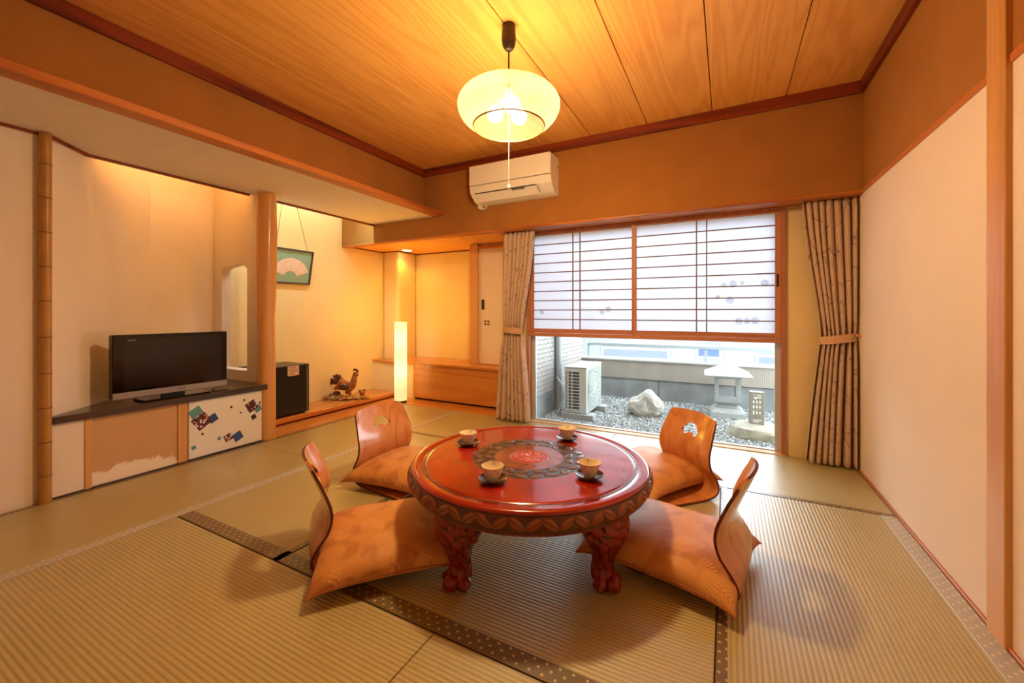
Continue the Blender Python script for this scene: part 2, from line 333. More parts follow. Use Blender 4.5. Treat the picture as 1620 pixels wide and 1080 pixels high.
def lathe(bm, prof, seg=32, c=(0, 0, 0), close=False, fn=None):
    rings = []; lay = bm.verts.layers.float.new('relief') if fn else None
    for r, z in prof:
        ring = []
        for i in range(seg):
            a = 2*PI*i/seg; rr = r; zz = z
            if fn: rr, zz = fn(r, z, a)
            v = bm.verts.new((c[0]+rr*math.cos(a), c[1]+rr*math.sin(a), c[2]+zz)); ring.append(v)
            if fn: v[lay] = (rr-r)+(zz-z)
        rings.append(ring)
    for k in range(len(rings)-1):
        for i in range(seg): bm.faces.new((rings[k][i], rings[k][(i+1) % seg], rings[k+1][(i+1) % seg], rings[k+1][i]))
    if close: bm.faces.new(rings[0][::-1]); bm.faces.new(rings[-1])
    return bm
def tube(bm, pts, r, seg=8):
    pts = [Vector(p) for p in pts]; rings = []; up = Vector((0, 0, 1))
    for i, p in enumerate(pts):
        d = (pts[min(i+1, len(pts)-1)]-pts[max(i-1, 0)]).normalized()
        u = d.cross(up);  u = d.cross(Vector((1, 0, 0))) if u.length < 1e-3 else u
        u.normalize(); v = d.cross(u); rr = r[i] if isinstance(r, (list, tuple)) else r
        rings.append([bm.verts.new(p+u*rr*math.cos(2*PI*k/seg)+v*rr*math.sin(2*PI*k/seg)) for k in range(seg)])
    for a, b in zip(rings, rings[1:]):
        for k in range(seg): bm.faces.new((a[k], a[(k+1) % seg], b[(k+1) % seg], b[k]))
    bm.faces.new(rings[0][::-1]); bm.faces.new(rings[-1]); return bm
def ball(bm, c, r, sx=1, sy=1, sz=1, sub=2):
    q = bmesh.ops.create_icosphere(bm, subdivisions=sub, radius=r)
    for v in q['verts']: v.co = Vector((v.co.x*sx+c[0], v.co.y*sy+c[1], v.co.z*sz+c[2]))
    return q['verts']
def mk(name, bm, m, parent=None, smooth=False, local=False, angle=35):
    if parent is not None and not local:
        bmesh.ops.translate(bm, vec=-Vector(parent.get('base', (0, 0, 0))), verts=bm.verts)
    bmesh.ops.recalc_face_normals(bm, faces=bm.faces)
    me = bpy.data.meshes.new(name); bm.to_mesh(me); bm.free(); me.materials.append(m)
    if smooth:
        me.shade_smooth() if hasattr(me, 'shade_smooth') else None
        for p in me.polygons: p.use_smooth = True
        try: me.set_sharp_from_angle(angle=math.radians(angle))
        except Exception: pass
    o = bpy.data.objects.new(name, me); COL.objects.link(o)
    if parent is not None:
        o.parent = parent
    return o
def thing(name, label, cat, loc=(0, 0, 0), group=None):
    o = bpy.data.objects.new(name, None); COL.objects.link(o); o.location = loc; o.empty_display_size = .05
    o['label'] = label; o['category'] = cat; o['base'] = [float(v) for v in loc]
    if group: o['group'] = group
    return o
def tag(o, label, cat, group=None):
    o['label'] = label; o['category'] = cat
    if group: o['group'] = group
    return o
def struct(o): o['kind'] = 'structure'; o['base'] = [0., 0., 0.]; return o
def bxo(name, m, parent, *a, bev=0, smooth=False): return mk(name, box(BM(), *a, bev=bev), m, parent, smooth)

# ------------------------------------------------------------ room shell
XR, XL, YB, YW = .745, -3.195, 3.232, 3.44
ZC = 2.418
floor = struct(mk('floor', box(box(BM(), -4.0, .9, -1.75, 3.50, -.16, -.045), -4.0, -1.72, 3.50, 4.3, -.16, -.045), M['dark']))
def mat_(x0, x1, y0, y1, ax, borders):
    g = .0015
    t = bxo('tatami_mat', M['tatx' if ax == 'X' else 'taty'], floor, x0+g, x1-g, y0+g, y1-g, -.045, 0, bev=.002)
    for b in borders:
        x = dict(l=(x0+g, x0+.032, y0+g, y1-g), r=(x1-.032, x1-g, y0+g, y1-g), R=(x1-.062, x1-g, y0+g, y1-g), f=(x0+g, x1-g, y0+g, y0+.032), F=(x0+g, x1-g, y0+g, y0+.066), b=(x0+g, x1-g, y1-.032, y1-g))[b]
        q = box(BM(), *x, -.02, .0018, bev=.0008); mk('border', q, M['border_glare' if b == 'R' else 'border'], t)
rows = [(-3.185, -2.385, .275, 1.857, 'Y', 'lR'), (-3.185, -2.385, 1.857, 3.43, 'Y', 'lR'), (-3.185, -2.385, -1.31, .275, 'Y', 'lR'),
        (-2.385, -.81, 2.645, 3.43, 'X', 'f'), (-.81, .735, 2.64, 3.43, 'X', 'f'),
        (-2.385, -1.6, 1.025, 2.645, 'Y', 'rF'), (-1.6, -.03, 1.025, 1.835, 'X', 'F'), (-1.6, -.03, 1.835, 2.64, 'X', 'fb'),
        (-.03, .735, 1.025, 2.64, 'Y', 'lR'), (-2.385, -.81, .235, 1.025, 'X', 'f'), (-.81, .735, .235, 1.025, 'X', 'f'),
        (-2.385, -.81, -.555, .235, 'X', 'b'), (-.81, .735, -.555, .235, 'X', 'b'), (-2.385, -.81, -1.345, -.555, 'X', 'f'), (-.81, .735, -1.345, -.555, 'X', 'f')]
for r_ in rows: mat_(*r_)
bxo('floor_edge_board', M['board'], floor, -3.50, -3.19, 2.02, 3.745, -.045, .003, bev=.002)
bxo('floor_edge_board', M['boardx'], floor, -3.19, -1.87, 3.432, 3.745, -.045, .003, bev=.002)

ceiling = struct(bxo('ceiling', M['dark'], None, -4.0, .9, -1.75, 3.5, ZC+.02, ZC+.10))
seams = [-2.689, -2.289, -1.849, -1.409, -.969, -.532, -.0925, .3465, .745]
for a, b in zip(seams, seams[1:]):
    bxo('ceiling_plank', M['ceil'], ceiling, a+.0025, b-.0025, -1.65, 3.232, ZC, ZC+.018, bev=.0015)
trim1 = struct(bxo('trim_1', M['mouldx'], None, -2.689, XR, YB-.024, YB, 2.345, ZC, bev=.004))
trim2 = struct(bxo('trim_2', M['mould'], None, XR-.024, XR, -1.65, YB-.024, 2.345, ZC, bev=.004))
trim3 = struct(bxo('trim_3', M['mould'], None, -2.689, -2.665, -1.65, YB-.024, 2.345, ZC, bev=.004))

wr = struct(bxo('wall_right', M['cream'], None, XR, .86, -1.75, 3.6, -.1, 1.735))
bxo('upper_plaster', M['brown'], wr, XR, .86, -1.75, 3.6, 1.735, 2.5)
bxo('picture_rail', M['trimy'], wr, XR-.006, XR+.01, -1.65, YB, 1.735, 1.763, bev=.002)
bb = struct(bxo('baseboard_right', M['trimy'], None, XR-.010, XR, -1.65, YW, 0, .012, bev=.002))
trim4 = struct(bxo('trim_4', M['trimz'], None, .728, .76, 1.752, 1.850, 0, 2.345, bev=.003))

wb = struct(mk('wall_back', box(box(box(box(BM(), -1.88, -1.70, YW+.08, 4.3, -.1, 1.76), -1.88, -1.64, YW, YW+.08, -.1, 1.76), .365, .86, YW, 3.6, -.1, 1.76), -1.88, .86, YW+.08, 3.6, 1.735, 2.5), M['alcove']))
bxo('beam', M['brown'], wb, -3.864, XR, YB, YB+.07, 1.752, 2.5)
bxo('beam_trim', M['trimx'], wb, -3.864, XR, YB-.004, YB+.074, 1.733, 1.752, bev=.003)
bxo('window_head', M['trimx'], wb, -1.88, XR, YB+.074, YW+.08, 1.736, 1.752)
wf = struct(bxo('wall_front', M['cream'], None, -4.0, .86, -1.75, -1.65, -.1, 2.5))

wl = struct(bxo('wall_left', M['cream'], None, -3.3, XL, -1.75, .785, -.1, 1.96))
fas = bxo('fascia', M['brown'], wl, -2.79, -2.689, -1.65, YB, 1.975, 2.5)
# dropped soffit over the left side, with the slanting corner behind the bamboo
sf = prism(BM(), [(-3.3, -1.65), (-2.46, -1.65), (-2.46, YB), (-3.372, YB), (-3.372, .976), (-3.195, .785), (-3.3, .785)], 'z', 1.942, 1.975)
mk('soffit', sf, M['soffit'], wl)
bxo('soffit_trim', M['trimy'], wl, -2.555, -2.452, -1.65, YB, 1.936, 1.978, bev=.005)
def bar2(bm, p, q, w, z0, z1):
    p = Vector(p); q = Vector(q); d = (q-p).normalized(); n = Vector((-d.y, d.x))*w/2
    return prism(bm, [(p-n)[:], (q-n)[:], (q+n)[:], (p+n)[:]], 'z', z0, z1)
bm = bar2(BM(), (-3.19, -1.65), (-3.19, .765), .014, 1.926, 1.943); bar2(bm, (-3.188, .795), (-3.366, .992), .016, 1.926, 1.943); bar2(bm, (-3.370, .972), (-3.370, 1.93), .016, 1.926, 1.943); bar2(bm, (-3.370, 2.05), (-3.370, YB-.002), .016, 1.926, 1.943)
mk('inner_trim', bm, M['mould'], wl)
# niche behind the television: two slanting walls and the pierced side panel
A, B, Cc = Vector((-3.195, .785)), Vector((-3.807, 1.465)), Vector((-3.938, 1.955))
def seg_wall(name, p, q, m, par, th=.06, z0=-.05, z1=2.35):
    d = (q-p).normalized(); n = Vector((-d.y, d.x))*th
    if n.x > 0: n = -n
    return mk(name, prism(BM(), [p[:], q[:], (q+n)[:], (p+n)[:]], 'z', z0, z1), m, par)
seg_wall('niche_wall', A, B, M['cream'], wl); seg_wall('niche_wall', B, Cc+Vector((-.02, .06)), M['cream'], wl)
y0, y1 = 1.955, 2.03; zl, zr_ = 1.362, 1.357
bm = box(BM(), -4.0, -3.815, y0, y1, -.05, 2.35); box(bm, -3.446, -3.262, y0, y1, -.05, 2.35); box(bm, -3.815, -3.446, y0, y1, -.05, .515)
prism(bm, [(-3.815, zl), (-3.77, zl+.018), (-3.70, zl+.026), (-3.63, zl+.036), (-3.56, 1.405), (-3.546, 1.405), (-3.50, 1.388), (-3.446, zr_), (-3.446, 2.35), (-3.815, 2.35)], 'y', y0, y1)
mk('side_panel', bm, M['cream'], wl)
bxo('window_sill_ledge', M['cream'], wl, -3.815, -3.446, y0-.006, y1, .515, .529, bev=.003)
bxo('upper_lid', M['cream'], wl, -4.0, -2.79, .7, 4.3, 2.35, 2.4)
bxo('niche_closure', M['cream'], wl, -2.85, -2.79, .7, YB, 1.975, 2.35); bxo('niche_closure', M['cream'], wl, -3.37, -2.79, .64, .70, 1.975, 2.35)
# display alcove with the closet at its back
wa = struct(bxo('wall_alcove', M['alcove'], None, -3.96, -3.864, 2.03, 4.3, -.1, 2.35))
mk('column', box(BM(), -3.864, -3.60, 3.85, 4.19, -.04, 1.80, bev=.05, seg=5), M['alcove'], wa, True, angle=50)
bxo('rear_plaster', M['alcove'], wa, -3.864, -1.88, 4.19, 4.3, -.05, 1.85)
bxo('closet_front', M['alcove'], wa, -2.535, -1.88, 3.885, 4.19, 0, 1.85)
bxo('low_wall', M['alcove'], wa, -3.864, -3.2, 3.69, 3.79, 0, .40)
trim5 = struct(mk('trim_5', box(box(BM(), -3.20, -2.535, 4.182, 4.19, 1.748, 1.76), -3.864, -3.60, 3.842, 3.86, 1.748, 1.76), M['mouldx']))
box_ = box(box(BM(), -3.864, -3.856, YB+.08, 3.85, 1.748, 1.76), -3.60, -3.592, 3.85, 4.19, 1.748, 1.76); box(box_, -3.60, -3.2, 4.182, 4.19, 1.748, 1.76); mk('ceiling_trim', box_, M['mould'], wa)
for a, b in ((-3.864, -2.83), (-2.83, -2.34), (-2.34, -1.88)): bxo('alcove_ceiling_panel', M['ceil'], wa, a+.002, b-.002, YB+.075, 4.19, 1.76, 1.775)
# closet door
d1 = struct(bxo('door_1', M['cream'], None, -2.44, -1.88, 3.868, 3.885, .435, 1.70))
bxo('door_jamb', M['trimz'], d1, -2.545, -2.44, 3.845, 3.89, .425, 1.755, bev=.003); bxo('door_head', M['trimx'], d1, -2.44, -1.88, 3.850, 3.89, 1.70, 1.735, bev=.003); bxo('door_foot', M['trimx'], d1, -2.44, -1.88, 3.850, 3.89, .425, .436)
bxo('door_pull', M['knobdark'], d1, -2.40, -2.365, 3.861, 3.869, 1.03, 1.14, bev=.003)
bm = BM()
for k in range(4):
    a = PI/4+k*PI/2; ball(bm, (-2.335+.028*math.cos(a), 3.866, .885+.022*math.sin(a)), .018, 1, .15, .8, 1)
mk('door_emblem', bm, M['gold'], d1)

# ------------------------------------------------------------ window
w1 = struct(mk('window_1', box(box(box(BM(), -1.64, -1.612, YW-.02, YW+.08, 0, 1.735), .338, .366, YW-.02, YW+.08, 0, 1.735), -1.612, .338, YW-.02, YW+.08, 1.712, 1.735), M['framez']))
bxo('sill', M['sillw'], w1, -1.64, .366, YW-.025, YW+.05, -.05, .006, bev=.002)
bxo('middle_rail', M['frame'], w1, -1.612, .338, YW-.018, YW+.01, .783, .815, bev=.003)
bm = box(BM(), -1.612, -1.58, YW+.05, YW+.08, -.02, 1.71); box(bm, .306, .338, YW+.05, YW+.08, -.02, 1.71); box(bm, -1.58, .306, YW+.05, YW+.08, -.03, .012); box(bm, -1.58, .306, YW+.05, YW+.08, 1.68, 1.71)
mk('sash', bm, M['plaster_alum'], w1)
bxo('pane', M['glass'], w1, -1.58, .306, YW+.062, YW+.066, .012, 1.68)
def shoji(x0, x1, y, label, bars, pull):
    o = thing('shoji_screen', label, 'screen', ((x0+x1)/2, y, .815), 'shoji screens over the window')
    z0, z1 = .816, 1.711; st, rl = .036, .036
    for a, b in ((x0, x0+st), (x1-st, x1)): bxo('stile', M['framez'], o, a, b, y, y+.02, z0, z1, bev=.002)
    bxo('rail', M['frame'], o, x0+st, x1-st, y, y+.02, z0, z0+rl, bev=.002); bxo('rail', M['frame'], o, x0+st, x1-st, y, y+.02, z1-.012, z1, bev=.002)
    zz0, zz1 = z0+rl, z1-.012
    bxo('paper', M['shoji'], o, x0+st, x1-st, y+.012, y+.0135, zz0, zz1)
    for k in range(1, 10):
        z = zz0+(zz1-zz0)*k/10; bxo('lattice_bar', M['bar'], o, x0+st, x1-st, y+.002, y+.012, z-.004, z+.004)
    for xb in bars: bxo('lattice_upright', M['bar'], o, xb-.004, xb+.004, y+.001, y+.0115, zz0, zz1)
    if pull: bxo('finger_pull', M['knobdark'], o, x1-.028, x1-.012, y-.001, y+.004, 1.18, 1.27, bev=.001)
    return o
sl = shoji(-1.612, -.652, YW+.005, 'left shoji screen with two faint blossom prints, nearer the air conditioner', (-1.2005, -1.135), False)
sr = shoji(-.688, .338, YW-.016, 'right shoji screen with finger pull and grey blossom prints along its right side', (-.205, -.135), True)
def blossom(par, x, z, r, y):
    bm = BM()
    for k in range(5):
        a = PI/2+k*2*PI/5; cx, cz = x+r*.55*math.cos(a), z+r*.55*math.sin(a); q = []
        for j in range(10):
            b = a+2*PI*j/10; w = .46 if j else .36; q.append((cx+r*w*math.cos(b), cz+r*w*math.sin(b)))
        prism(bm, q, 'y', y+.0002*k, y+.0002*k+.0001)
    mk('blossom_print', bm, M['blossom'], par)
for x, z, r in ((-.02, 1.205, .022), (.04, 1.21, .03), (.10, 1.215, .016), (.24, 1.21, .03), (-.06, 1.115, .018), (.02, 1.09, .030), (.08, .935, .03), (.13, .937, .026), (.18, .94, .03)): blossom(sr, x, z, r, YW-.005)
for x, z, r in ((-.89, 1.025, .028), (-.94, 1.005, .024), (-1.5, 1.0, .022)): blossom(sl, x, z, r, YW+.016)

# ------------------------------------------------------------ posts, shelf, cabinet
def bamboo(x, y, r, z1, nodes, label):
    o = thing('bamboo_post', label, 'post', (x, y, 0)); prof = [(r, 0)]
    for z in nodes: prof += [(r, z-.012), (r*1.0, z-.004), (r*.95, z), (r*1.0, z+.004), (r, z+.012)]
    prof += [(r, z1)]
    mk('culm', lathe(BM(), prof, 20, (0, 0, 0), True), M['bamboo'], o, True, True, 60)
    for z in nodes: mk('node_ring', lathe(BM(), [(r*.93, z-.004), (r*1.07, z-.0025), (r*1.07, z+.001), (r*.93, z+.003)], 20), M['bambooring'], o, True, True)
    return o
bamboo(-3.168, .775, .024, 1.936, [.145, .32, .50, .68, .87, 1.06, 1.24, 1.42, 1.60, 1.775], 'bamboo post standing against the cream wall at the left of the television niche')
bamboo(-1.862, 3.418, .016, 1.733, [.3, .62, .95, 1.22, 1.50, 1.68], 'thin bamboo pole behind the left curtain beside the alcove')
random.seed(3)
ph = [random.uniform(0, 6) for _ in range(4)]
lp = tag(mk('log_post', lathe(BM(), [(.066+.003*math.sin(z*5), z) for z in [i*.065 for i in range(30)]]+[(.066, 1.94)], 28, (-3.235, 1.985, 0), True, lambda r, z, a: (r+.003*math.sin(2*a+z*3+ph[0])+.002*math.sin(5*a-z*2), z)), M['log'], None, True, angle=60), 'polished round log post between the television niche and the display alcove', 'post')
cab = thing('television_cabinet', 'built-in low cabinet with tan cloud door and white patterned door under the television', 'cabinet', (-3.25, 1.36, 0))
bxo('side_plaster', M['cream'], cab, -3.25, -3.192, .80, .930, 0, .40)
bxo('stile', M['trimz'], cab, -3.25, -3.186, .930, .960, .006, .40, bev=.002)
bxo('stile', M['trimz'], cab, -3.25, -3.190, 1.374, 1.428, .006, .40, bev=.002)
bxo('sill', M['shelf'], cab, -3.25, -3.188, .80, 1.93, 0, .010)
bxo('body', M['dark'], cab, -3.30, -3.25, .95, 1.93, 0, .40)
td = bxo('tan_door', M['tan'], cab, -3.25, -3.200, .960, 1.374, .010, .40); td['label'] = 'tan paper sliding door with pale clouds along its foot'
wd = bxo('white_door', M['whitepanel'], cab, -3.25, -3.192, 1.434, 1.922, .012, .398, bev=.003); wd['label'] = 'white paper door with blue, teal and patterned squares'
M['teal'] = mat('teal_print', C(96, 158, 160), .6); M['blue'] = mat('blue_print', C(58, 84, 148), .6); M['sky'] = mat('sky_print', C(86, 150, 180), .6)
m = bpy.data.materials.new('maroon_pattern_print'); t = NT(m); co = t.coord(); v = t.n('ShaderNodeTexVoronoi', i_Scale=48); t.l(co, v.inputs['Vector'])
cs = t.n('ShaderNodeSeparateXYZ'); t.l(v.outputs['Color'], cs.inputs[0])
t.l(t.mix(t.math('LESS_THAN', v.outputs['Distance'], .38), C(86, 40, 48), t.mix(cs.outputs[0], C(226, 130, 110), C(228, 214, 200))), t.b.inputs['Base Color']); M['maroon'] = m
def dia(y, z, s, mm, rot=.6, lift=.0):
    bm = BM(); box(bm, -.0004-lift, .0010+lift, -s/2, s/2, -s/2, s/2, mtx=Matrix.Translation((-3.1920, y, z)) @ Matrix.Rotation(rot, 4, 'X')); mk('square_print', bm, M[mm], wd.parent if False else wd)
wd['base'] = list(cab['base'])
for y, z, s, mm, rot, lf in ((1.478, .315, .075, 'teal', .5, 0), (1.51, .255, .095, 'maroon', .6, .0006), (1.58, .258, .055, 'blue', .5, .0003), (1.845, .290, .075, 'maroon', .5, .0004), (1.89, .262, .05, 'teal', .5, 0), (1.745, .088, .062, 'blue', .45, 0), (1.68, .096, .052, 'maroon', .4, .0004), (1.62, .105, .022, 'sky', .7, 0), (1.462, .085, .026, 'sky', .5, 0), (1.70, .312, .014, 'ink', .3, 0), (1.79, .345, .014, 'ink', .6, 0), (1.905, .305, .014, 'ink', .6, 0), (1.765, .258, .012, 'ink', .2, 0), (1.515, .165, .014, 'ink', .5, 0), (1.86, .205, .034, 'ink', .4, 0)): dia(y, z, s, mm, rot, lf)
bm = prism(BM(), [(-3.168, .803), (-3.168, 1.955), (-3.262, 1.955), (-3.93, 1.955), B[:], (-3.205, .803)], 'z', .402, .441)
bmesh.ops.bevel(bm, geom=bm.edges[:], offset=.003, segments=1, affect='EDGES')
tag(mk('shelf_top', bm, M['shelf']), 'dark glossy wooden shelf top carrying the television', 'shelf')

# television
tv = thing('television', 'flat black television with silver lower strip on the dark shelf', 'television', (-3.24, 1.37, .441))
TVM = Matrix.Translation((-3.245, 1.375, 0)) @ Matrix.Rotation(math.radians(-2.6), 4, 'Z')
def tb(name, m, par, *a, bev=0): return mk(name, box(BM(), *a, bev=bev, mtx=TVM), m, par)
tb('casing', M['black'], tv, -.05, .012, -.309, .309, .475, .862, bev=.006)
tb('bezel', M['blackgloss'], tv, .010, .017, -.309, .309, .512, .862, bev=.003)
scr = tb('screen', M['screen'], tv, .0165, .0178, -.258, .272, .530, .838)
tb('speaker_strip', M['silver'], tv, .008, .020, -.309, .309, .473, .513, bev=.003)
tb('back_bulge', M['black'], tv, -.10, -.045, -.2, .2, .52, .80, bev=.02)
tb('neck', M['black'], tv, -.04, .0, -.06, .06, .452, .48)
bs = tb('stand', M['blackgloss'], tv, -.09, .075, -.185, .185, .4415, .455, bev=.005)
def text(s, size, m, par, mtx, name='lettering', ext=.0004):
    cu = bpy.data.curves.new(name, 'FONT'); cu.body = s; cu.size = size; cu.extrude = ext; cu.align_x = 'CENTER'; cu.align_y = 'CENTER'
    o = bpy.data.objects.new(name, cu); COL.objects.link(o); dg = bpy.context.evaluated_depsgraph_get(); me = bpy.data.meshes.new_from_object(o.evaluated_get(dg)); bpy.data.objects.remove(o)
    bm = BM(); bm.from_mesh(me); bmesh.ops.transform(bm, matrix=mtx, verts=bm.verts); return mk(name, bm, m, par)
RX = Matrix(((0, 0, 1, 0), (1, 0, 0, 0), (0, 1, 0, 0), (0, 0, 0, 1)))   # text facing +X
text('SONY', .017, M['black'], tv, TVM @ Matrix.Translation((.0202, .035, .494)) @ RX)
text('BRAVIA', .011, M['silver'], tv, TVM @ Matrix.Translation((.0182, -.222, .828)) @ RX)
rc = thing('remote_control', 'small pale remote lying on the dark shelf beside the television stand', 'remote', (-3.22, 1.62, .441))
mk('body', box(BM(), -3.25, -3.215, 1.60, 1.70, .4415, .456, bev=.004), M['grey'], rc)

# ------------------------------------------------------------ display alcove contents
tag(bxo('alcove_board', M['board'], None, -3.864, -3.46, 2.032, 3.69, .022, .060, bev=.004), 'raised polished wooden floor board of the alcove under the fridge', 'board')
bxo('board_riser', M['mould'], floor, -3.80, -3.482, 2.032, 3.69, .003, .0215)
bench = thing('bench', 'long wooden bench along the alcove back with a slab top', 'bench', (-2.7, 3.7, 0))
bm = prism(BM(), [(-3.864, 3.675), (-3.25, 3.655), (-1.885, 3.635), (-1.885, 3.884), (-2.536, 3.884), (-2.536, 4.188), (-3.598, 4.188), (-3.598, 3.848), (-3.864, 3.848)], 'z', .401, .425)
bmesh.ops.bevel(bm, geom=bm.edges[:], offset=.002, segments=1, affect='EDGES'); mk('slab_top', bm, M['boardx'], bench)
bxo('front_panel', M['boardx'], bench, -3.20, -1.885, 3.665, 3.69, .024, .400, bev=.002)
bxo('plinth', M['dark'], bench, -3.20, -1.885, 3.70, 3.72, .003, .024)
fr = thing('mini_fridge', 'small black fridge with a pink note on the alcove board', 'fridge', (-3.68, 2.33, .06))
bxo('body', M['black'], fr, -3.85, -3.535, 2.10, 2.55, .066, .517, bev=.006)
fd = bxo('door', M['fridge'], fr, -3.533, -3.495, 2.10, 2.522, .075, .517, bev=.006); bxo('door_grip', M['grey'], fr, -3.533, -3.493, 2.524, 2.533, .075, .514); bxo('door_edge', M['black'], fr, -3.533, -3.494, 2.535, 2.55, .075, .517, bev=.004)
for y in (2.13, 2.51): bxo('foot', M['black'], fr, -3.56, -3.53, y, y+.02, .060, .0665)
fn = bxo('paper_note', M['paper_note'], fr, -3.4950, -3.4935, 2.335, 2.445, .425, .512); fn['label'] = 'pink paper note with printed lines'
bm = BM()
for k, (a, b) in enumerate(((2.35, 2.42), (2.345, 2.435), (2.36, 2.43), (2.345, 2.40))): box(bm, -3.4937, -3.4930, a, b, .495-.018*k, .499-.018*k)
mk('printed_lines', bm, M['ink'], fr)
rm = thing('remote_control', 'dark remote lying on top of the small black fridge', 'remote', (-3.6, 2.2, .517)); mk('body', box(BM(), -3.62, -3.585, 2.12, 2.26, .5172, .535, bev=.005), M['knobdark'], rm)
# fan picture hung by two wires, tilted forward
pf = thing('framed_fan', 'framed folding fan picture on green mat hanging by two wires on the alcove wall', 'picture', (-3.80, 2.58, 1.29))
PM = Matrix.Translation((-3.862, 2.575, 1.287)) @ Matrix.Rotation(math.radians(11), 4, 'Y') @ Matrix.Rotation(math.radians(0), 4, 'X')
def pb(name, m, par, *a, bev=0): return mk(name, box(BM(), *a, bev=bev, mtx=PM), m, par)
hw, hh = .235, .345
for a in ((-hw, -hw+.016, 0, hh), (hw-.016, hw, 0, hh)): pb('frame_side', M['shelf'], pf, .004, .026, *a, bev=.003)
for a in ((-hw+.016, hw-.016, 0, .016), (-hw+.016, hw-.016, hh-.016, hh)): pb('frame_rail', M['shelf'], pf, .004, .026, *a, bev=.003)
M['matgreen'] = mat('green_mount', C(150, 180, 156), .8); M['fanpink'] = mat('fan_paper', C(240, 214, 196), .8)
M['goldthin'] = M['gold']
pb('mount', M['matgreen'], pf, .008, .014, -hw+.016, hw-.016, .016, hh-.016)
bm = BM(); n = 24; cy, cz = .012, .050; arc = lambda r, k: (cy+r*math.cos(math.radians(158-136*k/n)), cz+r*math.sin(math.radians(158-136*k/n)))
for k in range(n):
    p = [arc(.075, k), arc(.205, k), arc(.205, k+1), arc(.075, k+1)]; x = .0150+.0012*(k % 2); x2 = .0150+.0012*((k+1) % 2)
    bm.faces.new([bm.verts.new((xx, *q)) for q, xx in zip(p, (x, x, x2, x2))])
bmesh.ops.transform(bm, matrix=PM, verts=bm.verts); mk('fan_leaf', bm, M['fanpink'], pf)
M['fanmark'] = mat('fan_marks', C(204, 150, 140), .8); bm = BM(); random.seed(5)
for k in range(46):
    r = random.uniform(.09, .19); a = random.uniform(0, n); q = arc(r, a); s = random.uniform(.002, .006); box(bm, .0162, .0170, q[0]-s*.4, q[0]+s*.4, q[1]-s, q[1]+s)
bmesh.ops.transform(bm, matrix=PM, verts=bm.verts); mk('fan_writing', bm, M['fanmark'], pf)['kind'] = 'stuff'
ap = Vector((-3.852, 2.575, 2.345))
for y in (-.165, .165):
    s = PM @ Vector((.014, y, hh)); e = ap+Vector((0, y*.12, 0)); mk('wire', tube(BM(), [s, e], .0022, 6), M['wire'], pf)
# rooster carving
RG = thing('rooster_carving', 'varnished carved wooden rooster with a chick on a knotted base in the alcove', 'carving', (-3.66, 3.12, .06))
def skin(name, verts, edges, rad, m, par, sub=2, mtx=None):
    me = bpy.data.meshes.new(name); me.from_pydata(verts, edges, []); o = bpy.data.objects.new(name, me); COL.objects.link(o)
    md = o.modifiers.new('s', 'SKIN'); me.skin_vertices[0].data[0].use_root = True
    for v, r in zip(me.skin_vertices[0].data, rad): v.radius = r if isinstance(r, tuple) else (r, r)
    sb = o.modifiers.new('u', 'SUBSURF'); sb.levels = sub
    dg = bpy.context.evaluated_depsgraph_get(); nm = bpy.data.meshes.new_from_object(o.evaluated_get(dg)); bpy.data.objects.remove(o)
    bm = BM(); bm.from_mesh(nm)
    if mtx is not None: bmesh.ops.transform(bm, matrix=mtx, verts=bm.verts)
    return mk(name, bm, m, par, True, True, 80)
RZ = Matrix.Rotation(math.radians(36), 4, 'Z')
# side view along local x, facing +x
skin('body', [(-.03, 0, .14), (.02, 0, .125), (.06, 0, .15), (.078, 0, .20), (.085, 0, .25), (.092, 0, .285), (.112, 0, .285), (.128, 0, .278), (-.075, 0, .165), (.0, .018, .07), (.03, -.018, .07), (.02, .02, .045), (.05, -.02, .045)],
     [(0, 1), (1, 2), (2, 3), (3, 4), (4, 5), (5, 6), (6, 7), (0, 8), (1, 9), (1, 10), (9, 11), (10, 12)], [.064, .072, .056, .036, .027, .025, .014, .005, .036, .024, .024, .014, .014], M['carv'], RG, 2, RZ)
tp = [(-.06, 0, .16)]; te = []; tr = [.03]
for k in range(6):
    a = math.radians(75+k*18); i = len(tp); r1 = .062; r2 = .11+.012*math.sin(k)
    tp += [(-.075+r1*math.cos(a), .012*(k % 3-1), .165+r1*math.sin(a)), (-.075+r2*math.cos(a+.25), .016*(k % 3-1), .160+r2*math.sin(a+.25))]; tr += [.020, .013]; te += [(0, i), (i, i+1)]
skin('tail', tp, te, tr, M['carvdark'], RG, 2, RZ)
bm = BM()
for k in range(5): ball(bm, (.075+.011*k, 0, .308+.010*math.sin(k*.9+.5)), .011, 1, .45, 1.3, 1)
ball(bm, (.116, 0, .255), .011, .8, .6, 1.6, 1); ball(bm, (.106, .008, .256), .009, .8, .6, 1.6, 1)
bmesh.ops.transform(bm, matrix=RZ, verts=bm.verts); mk('comb', bm, M['carvdark'], RG, True, True, 80)
bm = BM()
for s in (-1, 1): ball(bm, (-.01, s*.066, .142), .058, 1.05, .28, .6, 2); ball(bm, (-.055, s*.048, .150), .04, 1.1, .3, .5, 2)
bmesh.ops.transform(bm, matrix=RZ, verts=bm.verts); mk('wing', bm, M['carvdark'], RG, True, True, 80)
bm = BM(); random.seed(11)
for k in range(26):
    x = -.21+.42*k/25; w = .085*math.sqrt(max(.08, 1-(x/.23)**2)); ball(bm, (x, random.uniform(-.03, .03), .016+.008*math.sin(k*1.7)), .03, 1.2, w/.032, .55+.35*(x < -.05), 2)
for v in bm.verts: v.co.z = max(.0005, v.co.z)
bmesh.ops.transform(bm, matrix=RZ, verts=bm.verts); mk('base', bm, M['carvbase'], RG, True, True, 80)
